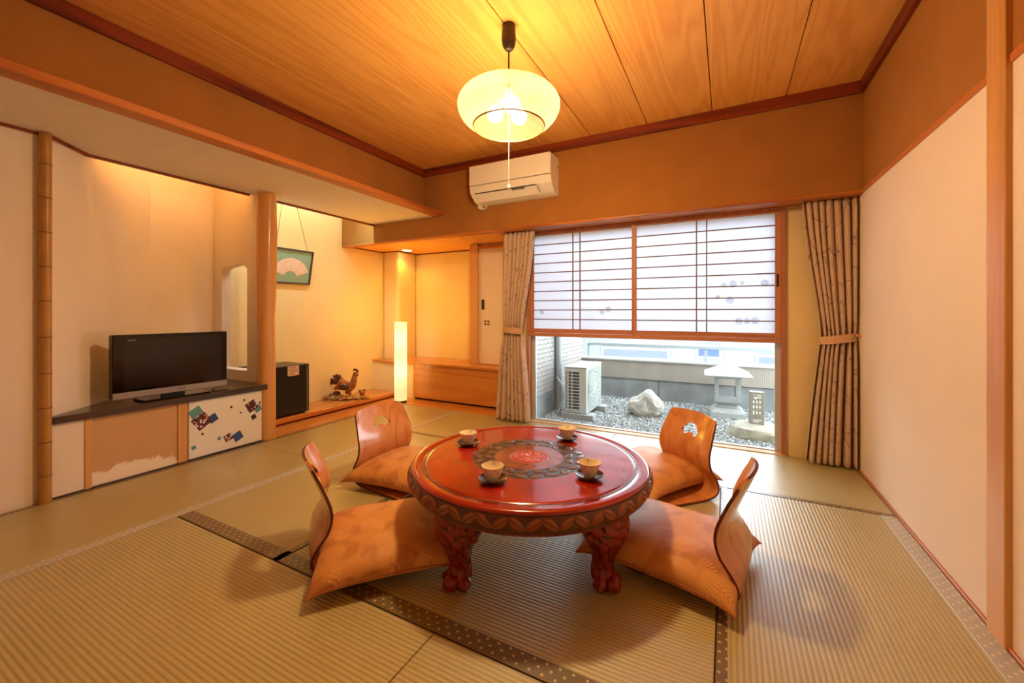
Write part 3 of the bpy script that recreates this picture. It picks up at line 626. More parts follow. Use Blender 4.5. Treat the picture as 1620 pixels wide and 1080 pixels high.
bm = BM(); ball(bm, (-.11, .03, .055), .035, 1.2, 1, .9, 2); ball(bm, (-.15, .0, .045), .028, 1.3, 1, .8, 2); bmesh.ops.transform(bm, matrix=RZ, verts=bm.verts); mk('knot', bm, M['carvdark'], RG, True, True, 80)
bm = BM(); ball(bm, (.165, 0, .062), .030, 1.1, .9, 1, 2); ball(bm, (.183, 0, .092), .015, 1, 1, 1, 2); ball(bm, (.201, 0, .090), .006, 1.4, .7, .7, 1); ball(bm, (.137, 0, .083), .012, 1.2, .6, 1.2, 2); bmesh.ops.transform(bm, matrix=RZ, verts=bm.verts); mk('chick', bm, M['carv'], RG, True, True, 80)
# floor lamp
fl = thing('floor_lamp', 'tall glowing cylindrical paper floor lamp at the alcove corner', 'lamp', (-3.215, 3.475, .003))
mk('lamp_shade', lathe(BM(), [(.062, .022), (.068, .024), (.069, .3), (.068, .6), (.067, .885), (.060, .886)], 36), M['washi'], fl, True, True, 40)
mk('foot', lathe(BM(), [(.0, 0), (.064, 0), (.066, .006), (.064, .021), (0, .021)], 32), M['knobdark'], fl, True, True, 40)
lamp('floor_lamp_glow', 'POINT', (-3.215, 3.475, .95), FLOOR_W*.35, WARM2, .06, parent=fl)
for z_, k_ in ((.72, .5), (.36, .5)): lamp('floor_lamp_glow', 'POINT', (-3.215+.0, 3.475-.0, z_), FLOOR_W*k_, WARM2, .08, parent=fl)
dl = thing('downlight', 'round recessed downlight in the alcove ceiling above the bench', 'light', (-3.47, 3.86, 1.756)); mk('lens', lathe(BM(), [(0, 0), (.055, 0), (.056, .003)], 32), M['down'], dl, True, True)
mk('ring', lathe(BM(), [(.055, .001), (.066, -.002), (.068, .0035), (.055, .0035)], 32), M['white'], dl, True, True)
lamp('downlight_beam', 'SPOT', (-3.47, 3.86, 1.745), DOWN_W, WARM2, .05, (0, 0, 0), parent=dl, spot=2.4)
# hidden tubes above the soffit edge
nl = thing('strip_light', 'warm strip light hidden above the television niche edge', 'light', (-3.34, 1.5, 2.03)); bxo('housing', M['white'], nl, -3.36, -3.30, 1.25, 1.80, 1.977, 2.0); bxo('tube', M['tubew'], nl, -3.355, -3.33, 1.27, 1.78, 2.0, 2.02)
lamp('niche_glow', 'AREA', (-3.37, 1.52, 2.06), NICHE_W, WARM2, .06, (0, math.radians(-80), 0), .5, parent=nl)
tl_ = thing('strip_light', 'cool white strip light hidden above the alcove edge over the framed fan', 'light', (-3.34, 2.5, 2.03)); bxo('housing', M['white'], tl_, -3.38, -3.30, 2.15, 3.0, 2.30, 2.348); bxo('tube', M['tube'], tl_, -3.37, -3.34, 2.17, 2.98, 2.278, 2.30)
lamp('alcove_glow', 'AREA', (-3.40, 2.55, 2.27), TOKO_W, COOL, .06, (0, math.radians(-48), 0), .85, parent=tl_)

# ------------------------------------------------------------ pendant lamp
LX, LY = -.955, 1.792
pl = thing('pendant_lamp', 'round oblate paper pendant lamp with pull cord hanging from the wooden ceiling', 'lamp', (LX, LY, 1.6))
mk('canopy', lathe(BM(), [(.0, ZC), (.030, ZC), (.034, ZC-.03), (.036, ZC-.075), (.030, ZC-.105), (.018, ZC-.122), (.004, ZC-.127)], 24, (LX, LY, 0)), M['knobdark'], pl, True)
mk('cord', tube(BM(), [(LX, LY, ZC-.12), (LX, LY, 2.10)], .0045, 8), M['knobdark'], pl, True)
mk('shade', lathe(BM(), [(.012+.2405*math.sin(k*PI/2/14), 2.018+.107*math.cos(k*PI/2/14)) for k in range(15)]+[(.2525*math.cos(k*.799/8), 2.018-.140*math.sin(k*.799/8)) for k in range(1, 9)], 48, (LX, LY, 0)), M['shade'], pl, True, angle=80)
mk('hoop', lathe(BM(), [(.173, 1.914), (.177, 1.913), (.1785, 1.917), (.177, 1.921), (.173, 1.919), (.173, 1.914)], 48, (LX, LY, 0)), M['gold'], pl, True)
bm = BM(); tube(bm, [(LX, LY, 2.10), (LX, LY, 2.02)], .018, 10)
for k in range(3):
    a = math.radians(-50+120*k); tube(bm, [(LX, LY, 2.06), (LX+.05*math.cos(a), LY+.05*math.sin(a), 2.045)], .012, 8)
mk('lamp_holder', bm, M['white'], pl, True)
for k in range(3):
    a = math.radians(-50+120*k); c = (LX+.070*math.cos(a), LY+.070*math.sin(a), 1.99)
    bm = BM(); ball(bm, c, .040, 1, 1, 1, 3); mk('bulb', bm, M['bulb'], pl, True)
lamp('pendant_glow', 'POINT', (LX, LY, 1.935), LAMP_W, WARM, .075, parent=pl)
mk('pull_cord', tube(BM(), [(LX, LY, 2.03), (LX, LY, 1.625)], .0018, 6), M['fanpink'], pl)
mk('pull_knob', lathe(BM(), [(0, 1.606), (.007, 1.608), (.009, 1.616), (.006, 1.627), (.002, 1.632)], 12, (LX, LY, 0)), M['white'], pl, True)

# ------------------------------------------------------------ indoor air conditioner
ac = thing('air_conditioner', 'white wall air conditioner under the ceiling above the window', 'air conditioner', (-1.635, YB, 1.97))
x0, x1 = -2.018, -1.245
prof = [(YB-.002, 2.285), (YB-.165, 2.285), (YB-.185, 2.27), (YB-.19, 2.10), (YB-.175, 2.045), (YB-.10, 1.985), (YB-.04, 1.972), (YB-.002, 1.972)]
bm = prism(BM(), prof, 'x', x0, x1); bmesh.ops.bevel(bm, geom=[e for e in bm.edges if abs(e.verts[0].co.x-e.verts[1].co.x) < 1e-5], offset=.006, segments=2, affect='EDGES'); mk('body', bm, M['white'], ac, True)
bm = box(BM(), x0+.002, x1-.002, YB-.196, YB-.186, 2.112, 2.282, bev=.004); mk('front_panel', bm, M['white'], ac)
fl2 = Matrix.Translation((0, YB-.139, 2.014)) @ Matrix.Rotation(math.radians(-38), 4, 'X')
mk('louvre', box(BM(), x0+.06, x1-.14, -.045, .045, -.010, -.003, bev=.002, mtx=fl2), M['white'], ac); mk('louvre_gap', box(BM(), x0+.055, x1-.135, -.052, -.046, -.008, -.001, mtx=fl2), M['black'], ac)
mk('status_strip', box(BM(), x1-.125, x1-.12, -.05, .03, -.006, -.0015, mtx=fl2), M['grey'], ac)
mk('seam', box(BM(), x0, x1, YB-.192, YB-.186, 2.106, 2.111), M['grey'], ac)
mk('label_print', box(BM(), -1.60, -1.48, -.046, -.030, -.012, -.0095, mtx=fl2), M['grey'], ac)
mk('side_screw', box(BM(), x1-.001, x1+.002, YB-.04, YB-.025, 2.20, 2.215), M['grey'], ac)
mk('hose', tube(BM(), [(x0+.015, YB-.02, 2.0), (x0+.01, YB-.03, 1.955), (x0+.05, YB-.03, 1.935), (x0+.09, YB-.04, 1.95), (x0+.10, YB-.05, 1.985)], .005, 8), M['white'], ac, True); bxo('bracket', M['white'], ac, x0+.0, x0+.03, YB-.05, YB-.002, 1.945, 1.99, bev=.004)

# ------------------------------------------------------------ curtains
def curtain(label, e_left, e_right, y0, ztop, tiez, nf, seed, pin):
    random.seed(seed); nu, nz = nf*14, 60; bm = BM(); uvl = bm.loops.layers.uv.new('UV'); G = []; ph = [random.uniform(-.9, .9) for _ in range(nf+2)]; am = [random.uniform(.75, 1.25) for _ in range(nf+2)]
    def edge(e, z):
        top, tie, bot = e
        if z > tiez:
            t = (z-tiez)/(ztop-tiez); s = t**.85; s = s*s*(3-2*s)*.6+s*.4; return tie+(top-tie)*s
        t = (tiez-z)/tiez; s = t**.75; return tie+(bot-tie)*s
    for j in range(nz+1):
        z = .012+(ztop-.012)*j/nz; L = edge(e_left, z); R = edge(e_right, z); row = []
        sq = math.exp(-((z-tiez)/.10)**2); amp = (.036 if z < tiez else .029)*(1-.40*sq)
        if z > ztop-.05: amp *= .7
        for i in range(nu+1):
            u = i/nu; uu = u+.030*math.sin(u*7+seed*2)+.010*math.sin(u*9+z*2.2+seed); k = uu*nf; kk = int(max(0, min(nf, k)))
            x = L+(R-L)*u+.006*math.sin(2*PI*k*1.0+1.2)*(1-sq); y = y0+amp*am[kk]*math.sin(2*PI*k+.35*math.sin(z*2.5+ph[kk]))+.012*sq*math.cos(u*PI*2)
            row.append((bm.verts.new((x, y, z)), (u*.95+seed*.37, z)))
        G.append(row)
    for j in range(nz):
        for i in range(nu):
            q = [G[j][i], G[j][i+1], G[j+1][i+1], G[j+1][i]]; f = bm.faces.new([v for v, _ in q])
            for lp_, (_, uv_) in zip(f.loops, q): lp_[uvl].uv = uv_
    xc = (e_left[2]+e_right[2])/2; o = thing('curtain', label, 'curtain', (xc, y0, 0))
    c = mk('cloth', bm, M['curtain'], o, True, angle=180); sd = c.modifiers.new('thick', 'SOLIDIFY'); sd.thickness = .002
    a, b = edge(e_left, tiez), edge(e_right, tiez); cx, hw = (a+b)/2, (b-a)/2+.006; bm = BM(); n = 40; rings = []
    for dz, k in ((-.026, 1), (.026, 1), (.026, .93), (-.026, .93)):
        rings.append([bm.verts.new((cx+hw*k*math.cos(2*PI*i/n), y0+.046*k*math.sin(2*PI*i/n), tiez+dz+pin*.03*math.cos(2*PI*i/n))) for i in range(n)])
    for r1, r2 in zip(rings, rings[1:]+rings[:1]):
        for i in range(n): bm.faces.new((r1[i], r1[(i+1) % n], r2[(i+1) % n], r2[i]))
    mk('tieback', bm, M['tie'], o, True, angle=50)
    return o
curtain('branch-patterned beige curtain tied back between bamboo pole and window', (-1.842, -1.835, -1.928), (-1.525, -1.645, -1.565), 3.338, 1.733, .835, 7, 1, -.25)
curtain('branch-patterned beige curtain tied back in the corner at the right wall', (.444, .548, .462), (.728, .728, .732), 3.338, 1.733, .828, 7, 2, .5)
cr = thing('curtain_hook', 'small wooden curtain hook on the right wall at tieback height', 'hook', (.742, 3.31, .85)); mk('peg', tube(BM(), [(.744, 3.30, .85), (.730, 3.285, .85), (.722, 3.28, .858)], .008, 8), M['trimz'], cr, True)

# ------------------------------------------------------------ low round table
TX, TY, TZ, TR = -.782, 1.657, .358, .518
tbl = thing('low_table', 'round red lacquered low table with carved rim and crimson carved legs', 'table', (TX, TY, 0))
mk('tabletop', lathe(BM(), [(.2505, TZ), (.44, TZ), (.452, TZ), (.455, TZ-.003), (.462, TZ-.003), (.465, TZ), (.497, TZ), (.506, TZ-.002), (.511, TZ-.007), (.511, TZ-.012), (.505, TZ-.014), (.3, TZ-.014)], 160, (TX, TY, 0)), M['lacq'], tbl, True, angle=50)
M['groove'] = M['lacq_dark']
mk('inlaid_line', lathe(BM(), [(.4535, TZ-.0018), (.4555, TZ-.0009), (.4615, TZ-.0009), (.4635, TZ-.0018)], 160, (TX, TY, 0)), M['lacq_dark'], tbl, True)
# carved rim: leaves in relief
def leaf_relief(a, v, n, asp):
    # a row of slanting veined leaves over a bed of small scrolls; 0 = cut ground, 1 = proud leaf
    q = a/(2*PI)*n; best = 0
    for k in (math.floor(q)-1, math.floor(q), math.floor(q)+1):
        du = (q-k-.5)*asp; dv = v-.5; t = (.62 if k % 2 else -.62); c, s_ = math.cos(t), math.sin(t)
        x = du*c+dv*s_; y = -du*s_+dv*c; x += .9*y*y
        wdt = .34*max(0, 1-(x/.66)**2)**.8
        if abs(x) < .66 and wdt > 0 and abs(y) < wdt:
            e = 1-(abs(y)/wdt); h = min(1, e*3.2)*(.8+.2*math.cos(PI*x/1.3)); h -= .55*math.exp(-(y/.035)**2); h -= .28*max(0, math.sin((x*1.0+abs(y)*1.6)*34)); best = max(best, h)
    if best < .25:
        g = abs(((q*asp*2.2) % 1)-.5); w = abs(v-.5)*2; best = max(best, .30*max(0, math.sin((g*g*4+(1-w)**2*1.6)*13)))
    return best
def carve(r, z, a):
    v = (r-.152)/.097; e = max(0, min(1, v*10, (1-v)*10)); h = leaf_relief(a+.02*math.sin(v*5), (v*2) % 1, 22 if v > .5 else 18, 1.2)
    return r, z+(.0030*h-.0010)*e
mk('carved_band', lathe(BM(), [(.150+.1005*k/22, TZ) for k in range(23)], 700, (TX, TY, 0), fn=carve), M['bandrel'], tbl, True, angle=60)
mk('centre_field', lathe(BM(), [(.0865, TZ), (.1502, TZ)], 96, (TX, TY, 0)), M['lacq_mid'], tbl, True)
def carve2(r, z, a): return r, z+.0018*math.sin(a*8+r*90)*math.sin(r*150+1.5*math.sin(a*5))*(1 if r < .07 else 0)-(.0015 if .071 < r < .076 else 0)
mk('medallion', lathe(BM(), [(.001+.0857*k/22, TZ) for k in range(23)], 160, (TX, TY, 0), fn=carve2), M['medrel'], tbl, True, angle=60)
def rimfn(r, z, a):
    v = (z-(TZ-.066))/.052
    h = leaf_relief(a, v, 60, 1.04)*min(1, v*8, (1-v)*8) if 0 < v < 1 and r > .5 else 0
    return r+.0065*h, z
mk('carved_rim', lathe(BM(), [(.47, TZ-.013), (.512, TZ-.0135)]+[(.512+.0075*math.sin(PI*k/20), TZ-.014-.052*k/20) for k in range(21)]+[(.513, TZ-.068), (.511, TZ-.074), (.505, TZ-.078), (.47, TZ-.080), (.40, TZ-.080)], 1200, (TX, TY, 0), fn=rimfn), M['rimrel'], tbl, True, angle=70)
mk('apron', lathe(BM(), [(.498, TZ-.078), (.497, TZ-.088), (.485, TZ-.094), (.43, TZ-.094), (.0, TZ-.060)], 120, (TX, TY, 0)), M['lacq_leg'], tbl, True, angle=50)
mk('underside', lathe(BM(), [(0.001, TZ-.02), (.48, TZ-.02)], 64, (TX, TY, 0)), M['dark'], tbl)
def leg(ang):
    a = math.radians(ang); bm = BM(); ns, nr = 64, 56; rings = []; lay = bm.verts.layers.float.new('relief')
    # (z, centre radius, half width tangential, half depth radial)
    key = [(TZ-.080, .405, .105, .075), (TZ-.100, .412, .108, .076), (.225, .425, .100, .068), (.185, .436, .082, .056), (.150, .432, .058, .044), (.110, .420, .043, .036), (.075, .412, .040, .034), (.045, .418, .045, .038), (.02, .426, .040, .036), (.008, .43, .03, .028)]
    for i in range(ns+1):
        f = i/ns*(len(key)-1); k = min(int(f), len(key)-2); t = f-k; t = t*t*(3-2*t) if False else t
        z, rc, w, d = [key[k][q]*(1-t)+key[k+1][q]*t for q in range(4)]; ring = []
        for j in range(nr):
            b = 2*PI*j/nr; cw = math.copysign(abs(math.cos(b))**.8, math.cos(b)); sw = math.copysign(abs(math.sin(b))**.8, math.sin(b))
            lf = abs(math.sin(4*b+z*34+.8*math.sin(z*60))); lf2 = abs(math.sin(z*48+1.4*math.cos(4*b)))
            rl = min(1, lf*2.4)*min(1, lf2*2.6)-.25*max(0, math.sin(16*b+z*60)); car = .93+.11*rl
            x = cw*w*car; y = rc+sw*d*car; v = bm.verts.new((x, y, z)); v[lay] = rl; ring.append(v)
        rings.append(ring)
    for p, q in zip(rings, rings[1:]):
        for j in range(nr): bm.faces.new((p[j], p[(j+1) % nr], q[(j+1) % nr], q[j]))
    bm.faces.new(rings[0]); bm.faces.new(rings[-1][::-1])
    for sx, sy, r in ((-.034, .43, .026), (.034, .43, .026), (0, .462, .029)):
        ball(bm, (sx, sy, r*.98+.0), r, 1, 1.05, 1, 3); ball(bm, (sx*1.5, sy+.012, r), r*.55, 1, 1, 1, 2)
    for s in (-1, 1):
        for k in range(3): ball(bm, (s*(.03+.028*k), .478-.02*k, .235-.010*k), .026, 1, .5, .9, 2)
    for k in range(3): ball(bm, (0, .482-.012*k, .205-.036*k), .024-.003*k, .9, .55, 1, 2)
    for v in bm.verts:
        if v[lay] == 0: v[lay] = .7
    bmesh.ops.transform(bm, matrix=Matrix.Rotation(a-PI/2, 4, 'Z'), verts=bm.verts)
    for v in bm.verts: v.co.z = max(v.co.z, .0005)
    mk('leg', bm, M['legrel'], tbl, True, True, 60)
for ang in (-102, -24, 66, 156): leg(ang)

# ------------------------------------------------------------ cups and saucers
def copy_tree(o, parent=None):
    c = o.copy(); COL.objects.link(c)
    if parent: c.parent = parent
    for ch in list(o.children): copy_tree(ch, c)
    return c
cup0 = thing('teacup', '', 'cup', (0, 0, 0), 'teacups on the round table')
mk('bowl', lathe(BM(), [(.0, .004), (.017, .004), (.018, 0), (.021, 0), (.022, .006), (.030, .018), (.037, .034), (.0415, .052), (.0430, .0535)], 40), M['cup'], cup0, True, True, 50)
mk('inside', lathe(BM(), [(.0428, .0536), (.0412, .0532), (.0365, .036), (.029, .019), (.018, .009), (.0, .007)], 40), M['cupin'], cup0, True, True, 50)
bm = BM(); box(bm, .037, .0395, -.001, .001, .036, .0515, mtx=Matrix.Rotation(math.radians(110), 4, 'Z')); 
q = mk('painted_stroke', bm, M['ink'], cup0, False, True)
sau0 = thing('saucer', '', 'saucer', (0, 0, 0), 'dark saucers under the teacups')
mk('plate', lathe(BM(), [(0, .003), (.022, .003), (.024, 0), (.030, 0), (.031, .004), (.044, .008), (.053, .014), (.0545, .0155), (.0535, .017), (.043, .011), (.030, .0075), (.0, .0072)], 44), M['saucer'], sau0, True, True, 50)
cups = [(178.5, .328, 'at the table left side, facing the alcove'), (-91, .309, 'at the table front, nearest the camera'), (77, .312, 'at the table back, nearest the window'), (-18.5, .326, 'at the table right side, before the right front chair')]
for i, (a, r, w) in enumerate(cups):
    x, y = TX+r*math.cos(math.radians(a)), TY+r*math.sin(math.radians(a))
    c = cup0 if i == 0 else copy_tree(cup0); s = sau0 if i == 0 else copy_tree(sau0)
    s.location = (x, y, TZ+.0003); c.location = (x, y, TZ+.0078); c.rotation_euler = (0, 0, [0, .05, -.1, .1][i])
    c['label'] = 'pale teacup with dark strokes ' + w; s['label'] = 'dark wooden saucer with its cup ' + w

# ------------------------------------------------------------ legless chairs and cushions
def chair_shell():
    # local: +y forward (facing), x across, origin at the back foot
    prof = [(.40, .010), (.30, .008), (.20, .008), (.12, .008), (.065, .011), (.028, .026), (.010, .055), (.008, .090), (.020, .130), (.038, .170), (.052, .210), (.056, .245), (.050, .285), (.036, .325), (.018, .370), (.000, .415), (-.014, .455)]
    P = []
    for (a, b), (c, d) in zip(prof, prof[1:]):
        for k in range(4): P.append((a+(c-a)*k/4, b+(d-b)*k/4))
    P.append(prof[-1])
    for _ in range(6): P = [P[0]]+[((P[i-1][0]+2*P[i][0]+P[i+1][0])/4, (P[i-1][1]+2*P[i][1]+P[i+1][1])/4) for i in range(1, len(P)-1)]+[P[-1]]
    nw = 28; bm = BM(); G = []; n = len(P)
    for i, (y, z) in enumerate(P):
        t = i/(n-1); up = min(1, max(0, (z-.05)/.12))
        hw = .188+.010*math.sin(min(1, max(0, z/.45))*PI)-.012*max(0, (z-.30)/.15)
        row = []
        for k in range(nw+1):
            u = -1+2*k/nw; crown = .013*(1-u*u)*max(0, (z-.40)/.055) if z > .40 else 0
            rnd = (max(0, abs(u)-.90)/.10)**2.5*.014*max(0, (z-.38)/.075) if z > .38 else 0
            row.append(bm.verts.new((u*hw, y+up*.030*u*u-crown*.35, (z+crown-rnd)*.91)))
        G.append(row)
    for i in range(n-1):
        for k in range(nw): bm.faces.new((G[i][k], G[i][k+1], G[i+1][k+1], G[i+1][k]))
    me = bpy.data.meshes.new('tmp'); bmesh.ops.recalc_face_normals(bm, faces=bm.faces); bm.to_mesh(me); bm.free()
    o = bpy.data.objects.new('tmp', me); COL.objects.link(o); s = o.modifiers.new('s', 'SOLIDIFY'); s.thickness = .011; s.offset = 0
    # cut-out: three-lobed pine outline
    hb = BM(); pts = []
    for k in range(48):
        a = 2*PI*k/48; r = .040+.010*abs(math.cos(1.5*(a-PI/2))); x = 1.28*r*math.cos(a); z = .82*r*math.sin(a)
        if z < 0: z = z*.75+.016*math.exp(-(x/.022)**2)
        pts.append((x, z+.322))
    prism(hb, pts, 'y', -.2, .2); hm = bpy.data.meshes.new('h'); hb.to_mesh(hm); hb.free(); ho = bpy.data.objects.new('h', hm); COL.objects.link(ho)
    b = o.modifiers.new('b', 'BOOLEAN'); b.object = ho; b.operation = 'DIFFERENCE'; b.solver = 'EXACT'
    dg = bpy.context.evaluated_depsgraph_get(); nm = bpy.data.meshes.new_from_object(o.evaluated_get(dg)); bpy.data.objects.remove(o); bpy.data.objects.remove(ho)
    nm.materials.clear(); nm.materials.append(M['chair']); nm.materials.append(M['chairedge'])
    for p in nm.polygons: p.material_index = 0
    mn = min(v.co.z for v in nm.vertices)
    for v in nm.vertices: v.co.z -= mn-.0008
    # edge faces: normal across x or small strips
    for p in nm.polygons:
        if p.area < 4e-4 and (abs(p.normal.x) > .85 or (p.normal.z > .8 and p.center.z > .42)): p.material_index = 1
        p.use_smooth = True
    nm.set_sharp_from_angle(angle=math.radians(40)); return nm
shell = chair_shell()
def cushion_mesh():
    L, Wd, T = .285, .268, .085; n = 36; bm = BM(); top = {}; bot = {}
    def pos(u, v):
        # corners pulled out into points, sides slightly drawn in
        sx = Wd*u*(1-.07*(1-v*v)*u*u); sy = L*v*(1-.06*(1-u*u)*v*v); return sx, sy
    def h(u, v): return T*((1-abs(u)**2.6)*(1-abs(v)**2.6))**.42*(1+.05*math.sin(u*4+1)*math.cos(v*5))
    for i in range(n+1):
        for j in range(n+1):
            u = math.sin((-1+2*i/n)*PI/2)*.999; v = math.sin((-1+2*j/n)*PI/2)*.999; x, y = pos(u, v); e = i in (0, n) or j in (0, n); lift = -.026*(u*u*v*v)**2
            if e: top[i, j] = bot[i, j] = bm.verts.new((x, y, T*.82+lift))
            else: top[i, j] = bm.verts.new((x, y, T*.82+h(u, v)*1.0+lift)); bot[i, j] = bm.verts.new((x, y, T*.82-h(u, v)*.55+lift))
    for i in range(n):
        for j in range(n):
            bm.faces.new((top[i, j], top[i+1, j], top[i+1, j+1], top[i, j+1])); bm.faces.new((bot[i, j], bot[i, j+1], bot[i+1, j+1], bot[i+1, j]))
    ring = [top[i, 0].co.copy() for i in range(n)]+[top[n, j].co.copy() for j in range(n)]+[top[n-i, n].co.copy() for i in range(n)]+[top[0, n-j].co.copy() for j in range(n)]
    mn = min(v.co.z for v in bm.verts); 
    for v in bm.verts: v.co.z -= mn
    for r in ring: r.z -= mn
    return bm, ring
cb_, ring_ = cushion_mesh()
ch0 = thing('floor_chair', '', 'chair', (0, 0, 0), 'legless chairs around the low table'); so = bpy.data.objects.new('bent_shell', shell); COL.objects.link(so); so.parent = ch0
cu0 = thing('floor_cushion', '', 'cushion', (0, 0, 0), 'orange cushions on the legless chairs'); mk('cover', cb_, M['cushion'], cu0, True, True, 180); mk('piping', tube(BM(), ring_+ring_[:1], .0032, 6), M['piping'], cu0, True, True, 180)
# (back foot centre x, y, facing deg, cushion centre x, y, cushion facing, cushion tilt, text)
CH = [(-1.535, 1.115, 53, -1.240, 1.283, 47, 4, 'at the left front of the table', 'nearest the bottom left'),
      (.078, 1.752, 171, -.205, 1.785, 169, 3, 'at the right front of the table', 'nearest the right wall'),
      (-1.915, 1.872, -6, -1.675, 1.90, 5, 3, 'at the left rear of the table', 'towards the rooster alcove'),
      (-.165, 2.59, 226, -.400, 2.545, 237, 3, 'at the right rear of the table', 'before the garden window')]
for i, (x, y, f, cx, cy, cf, ti, w, w2) in enumerate(CH):
    c = ch0 if i == 0 else copy_tree(ch0); q = cu0 if i == 0 else copy_tree(cu0)
    c.location = (x, y, .0022); c.rotation_euler = (0, 0, math.radians(f-90)); q.location = (cx, cy, .0175); q.rotation_euler = (0, 0, math.radians(cf-90))
    c['label'] = 'plywood legless chair with cut-out back ' + w; q['label'] = 'orange brocade floor cushion ' + w

# ------------------------------------------------------------ garden terrace
ZG = -.05
gnd = struct(bxo('floor_terrace', M['soil'], None, -1.66, 1.8, YW+.08, 5.35, -.3, ZG-.004))
random.seed(21); vs, fs = [], []
base_v = [(0, 0, 1), (.9, 0, .1), (-.3, .85, .1), (-.3, -.85, .1), (.3, .5, -.7), (.3, -.5, -.7), (-.6, 0, -.7)]
base_f = [(0, 1, 2), (0, 2, 3), (0, 3, 1), (1, 4, 2), (2, 6, 3), (3, 5, 1), (1, 5, 4), (2, 4, 6), (3, 6, 5), (4, 5, 6)]
for k in range(15000):
    x = random.uniform(-1.64, .75); y = random.uniform(YW+.10, 5.13)
    s = random.uniform(.005, .0115); a = random.uniform(0, 6.28); ca, sa = math.cos(a), math.sin(a); i0 = len(vs); fx, fz = random.uniform(.7, 1.3), random.uniform(.5, .8)
    for p in base_v: vs.append((x+s*fx*(p[0]*ca-p[1]*sa), y+s*(p[0]*sa+p[1]*ca), ZG+s*fz*p[2]*.8+.001))
    fs += [tuple(i0+q for q in f) for f in base_f]
me = bpy.data.meshes.new('gravel'); me.from_pydata(vs, [], fs); me.materials.append(M['gravel']); go = bpy.data.objects.new('gravel', me); COL.objects.link(go); go['kind'] = 'stuff'; tag(go, 'grey and white gravel covering the garden terrace', 'gravel')
# parapet
pw = struct(bxo('wall_parapet', M['concrete'], None, -1.9, 1.8, 5.16, 5.32, -.3, .19))
for x in (-1.52, -.72, .08, .88): bxo('concrete_block', M['concrete'], pw, x+.004, x+.796, 5.145, 5.16, ZG-.02, .186, bev=.003)
bm = BM(); x = -1.9
while x < 1.8: box(bm, x+.001, x+.0165, 5.128, 5.15, .192, .405); x += .0175
sd = mk('siding_strip', bm, M['siding'], pw); sd['kind'] = 'stuff'
bxo('siding_backing', M['grout'], pw, -1.9, 1.8, 5.135, 5.32, .19, .405); bxo('coping', M['cap'], pw, -1.9, 1.8, 5.11, 5.34, .405, .428, bev=.004)
hr = thing('handrail', 'pale metal handrail on posts above the terrace parapet', 'railing', (0, 5.22, .428))
bxo('rail', M['pipe'], hr, -1.62, 1.8, 5.20, 5.24, .575, .615, bev=.006)
for x in (-1.6, -.215, 1.2): bxo('post', M['pipe'], hr, x-.015, x+.015, 5.21, 5.23, .428, .575, bev=.003)
# tiled side wall
tw = struct(bxo('wall_terrace', M['grout'], None, -1.695, -1.668, YW+.085, 5.16, -.3, 2.6)); bxo('concrete_base', M['concrete'], tw, -1.668, -1.652, YW+.085, 5.14, ZG-.02, .158)
bm = BM(); z = .165; r = 0
while z < 1.2:
    y = YW+.09-(.05 if r % 2 else 0)
    while y < 5.12: box(bm, -1.668, -1.660+random.uniform(0, .0012), max(y, YW+.087), y+.096, z, z+.042); y += .1
    z += .0465; r += 1
ti = mk('tile', bm, M['tile'], tw); ti['kind'] = 'stuff'
dp = thing('downpipe', 'grey vertical downpipe on the tiled terrace wall', 'pipe', (-1.62, 4.2, -.05)); mk('pipe', tube(BM(), [(-1.622, 4.2, ZG), (-1.622, 4.2, 2.4)], .036, 16), M['pipe'], dp, True); mk('clamp', lathe(BM(), [(.036, .77), (.04, .77), (.04, .80), (.036, .80)], 16, (-1.622, 4.2, 0)), M['grey'], dp, True)
# outdoor unit
ou = thing('outdoor_unit', 'white outdoor air conditioning unit with louvred side on concrete blocks', 'air conditioner', (-1.33, 4.12, -.05))
OX0, OX1, OY0, OY1, OZ0, OZ1 = -1.44, -1.21, 3.885, 4.405, .005, .462
bxo('casing', M['acwhite'], ou, OX0, OX1, OY0, OY1, OZ0, OZ1-.014, bev=.008); bxo('lid', M['acwhite'], ou, OX0-.004, OX1+.004, OY0-.004, OY1+.004, OZ1-.014, OZ1, bev=.004)
bxo('louvre_recess', M['acdark'], ou, OX0+.045, OX1-.075, OY0-.0015, OY0+.01, OZ0+.035, OZ1-.045)
for k in range(13):
    z = OZ0+.035+.377*k/12; bxo('louvre_slat', M['acwhite'], ou, OX0+.045, OX1-.075, OY0-.006, OY0+.004, z-.004, z+.004)
bxo('louvre_mullion', M['acwhite'], ou, OX0+.076, OX0+.085, OY0-.007, OY0+.004, OZ0+.035, OZ1-.045)
bm = BM()
for k in range(17):
    z = OZ0+.05+.35*k/16; box(bm, OX0+.012, OX0+.030, OY0-.0012, OY0+.005, z-.005, z+.005)
mk('vent_slot', bm, M['acdark'], ou)
gc = (OY0+.24, .235); bm = BM()
for rr in (.02, .06, .10, .14, .18): tube(bm, [(OX1+.012, gc[0]+rr*math.cos(2*PI*k/28), gc[1]+rr*math.sin(2*PI*k/28)) for k in range(29)], .004, 5)
for k in range(8): a = PI*k/8; tube(bm, [(OX1+.012, gc[0]-.19*math.cos(a), gc[1]-.19*math.sin(a)), (OX1+.012, gc[0]+.19*math.cos(a), gc[1]+.19*math.sin(a))], .003, 4)
mk('fan_grille', bm, M['acgrille'], ou); bm = BM(); q = lathe(bm, [(0, 0), (.19, 0), (.195, .002)], 40); bmesh.ops.transform(bm, matrix=Matrix.Translation((OX1+.0015, gc[0], gc[1])) @ Matrix.Rotation(PI/2, 4, 'Y'), verts=bm.verts); mk('fan_opening', bm, M['acdark'], ou)
bm = BM(); box(bm, OX1+.004, OX1+.014, gc[0]-.215, gc[0]+.205, gc[1]-.205, gc[1]+.205, bev=.01)
bmesh.ops.delete(bm, geom=bm.verts, context='VERTS'); 
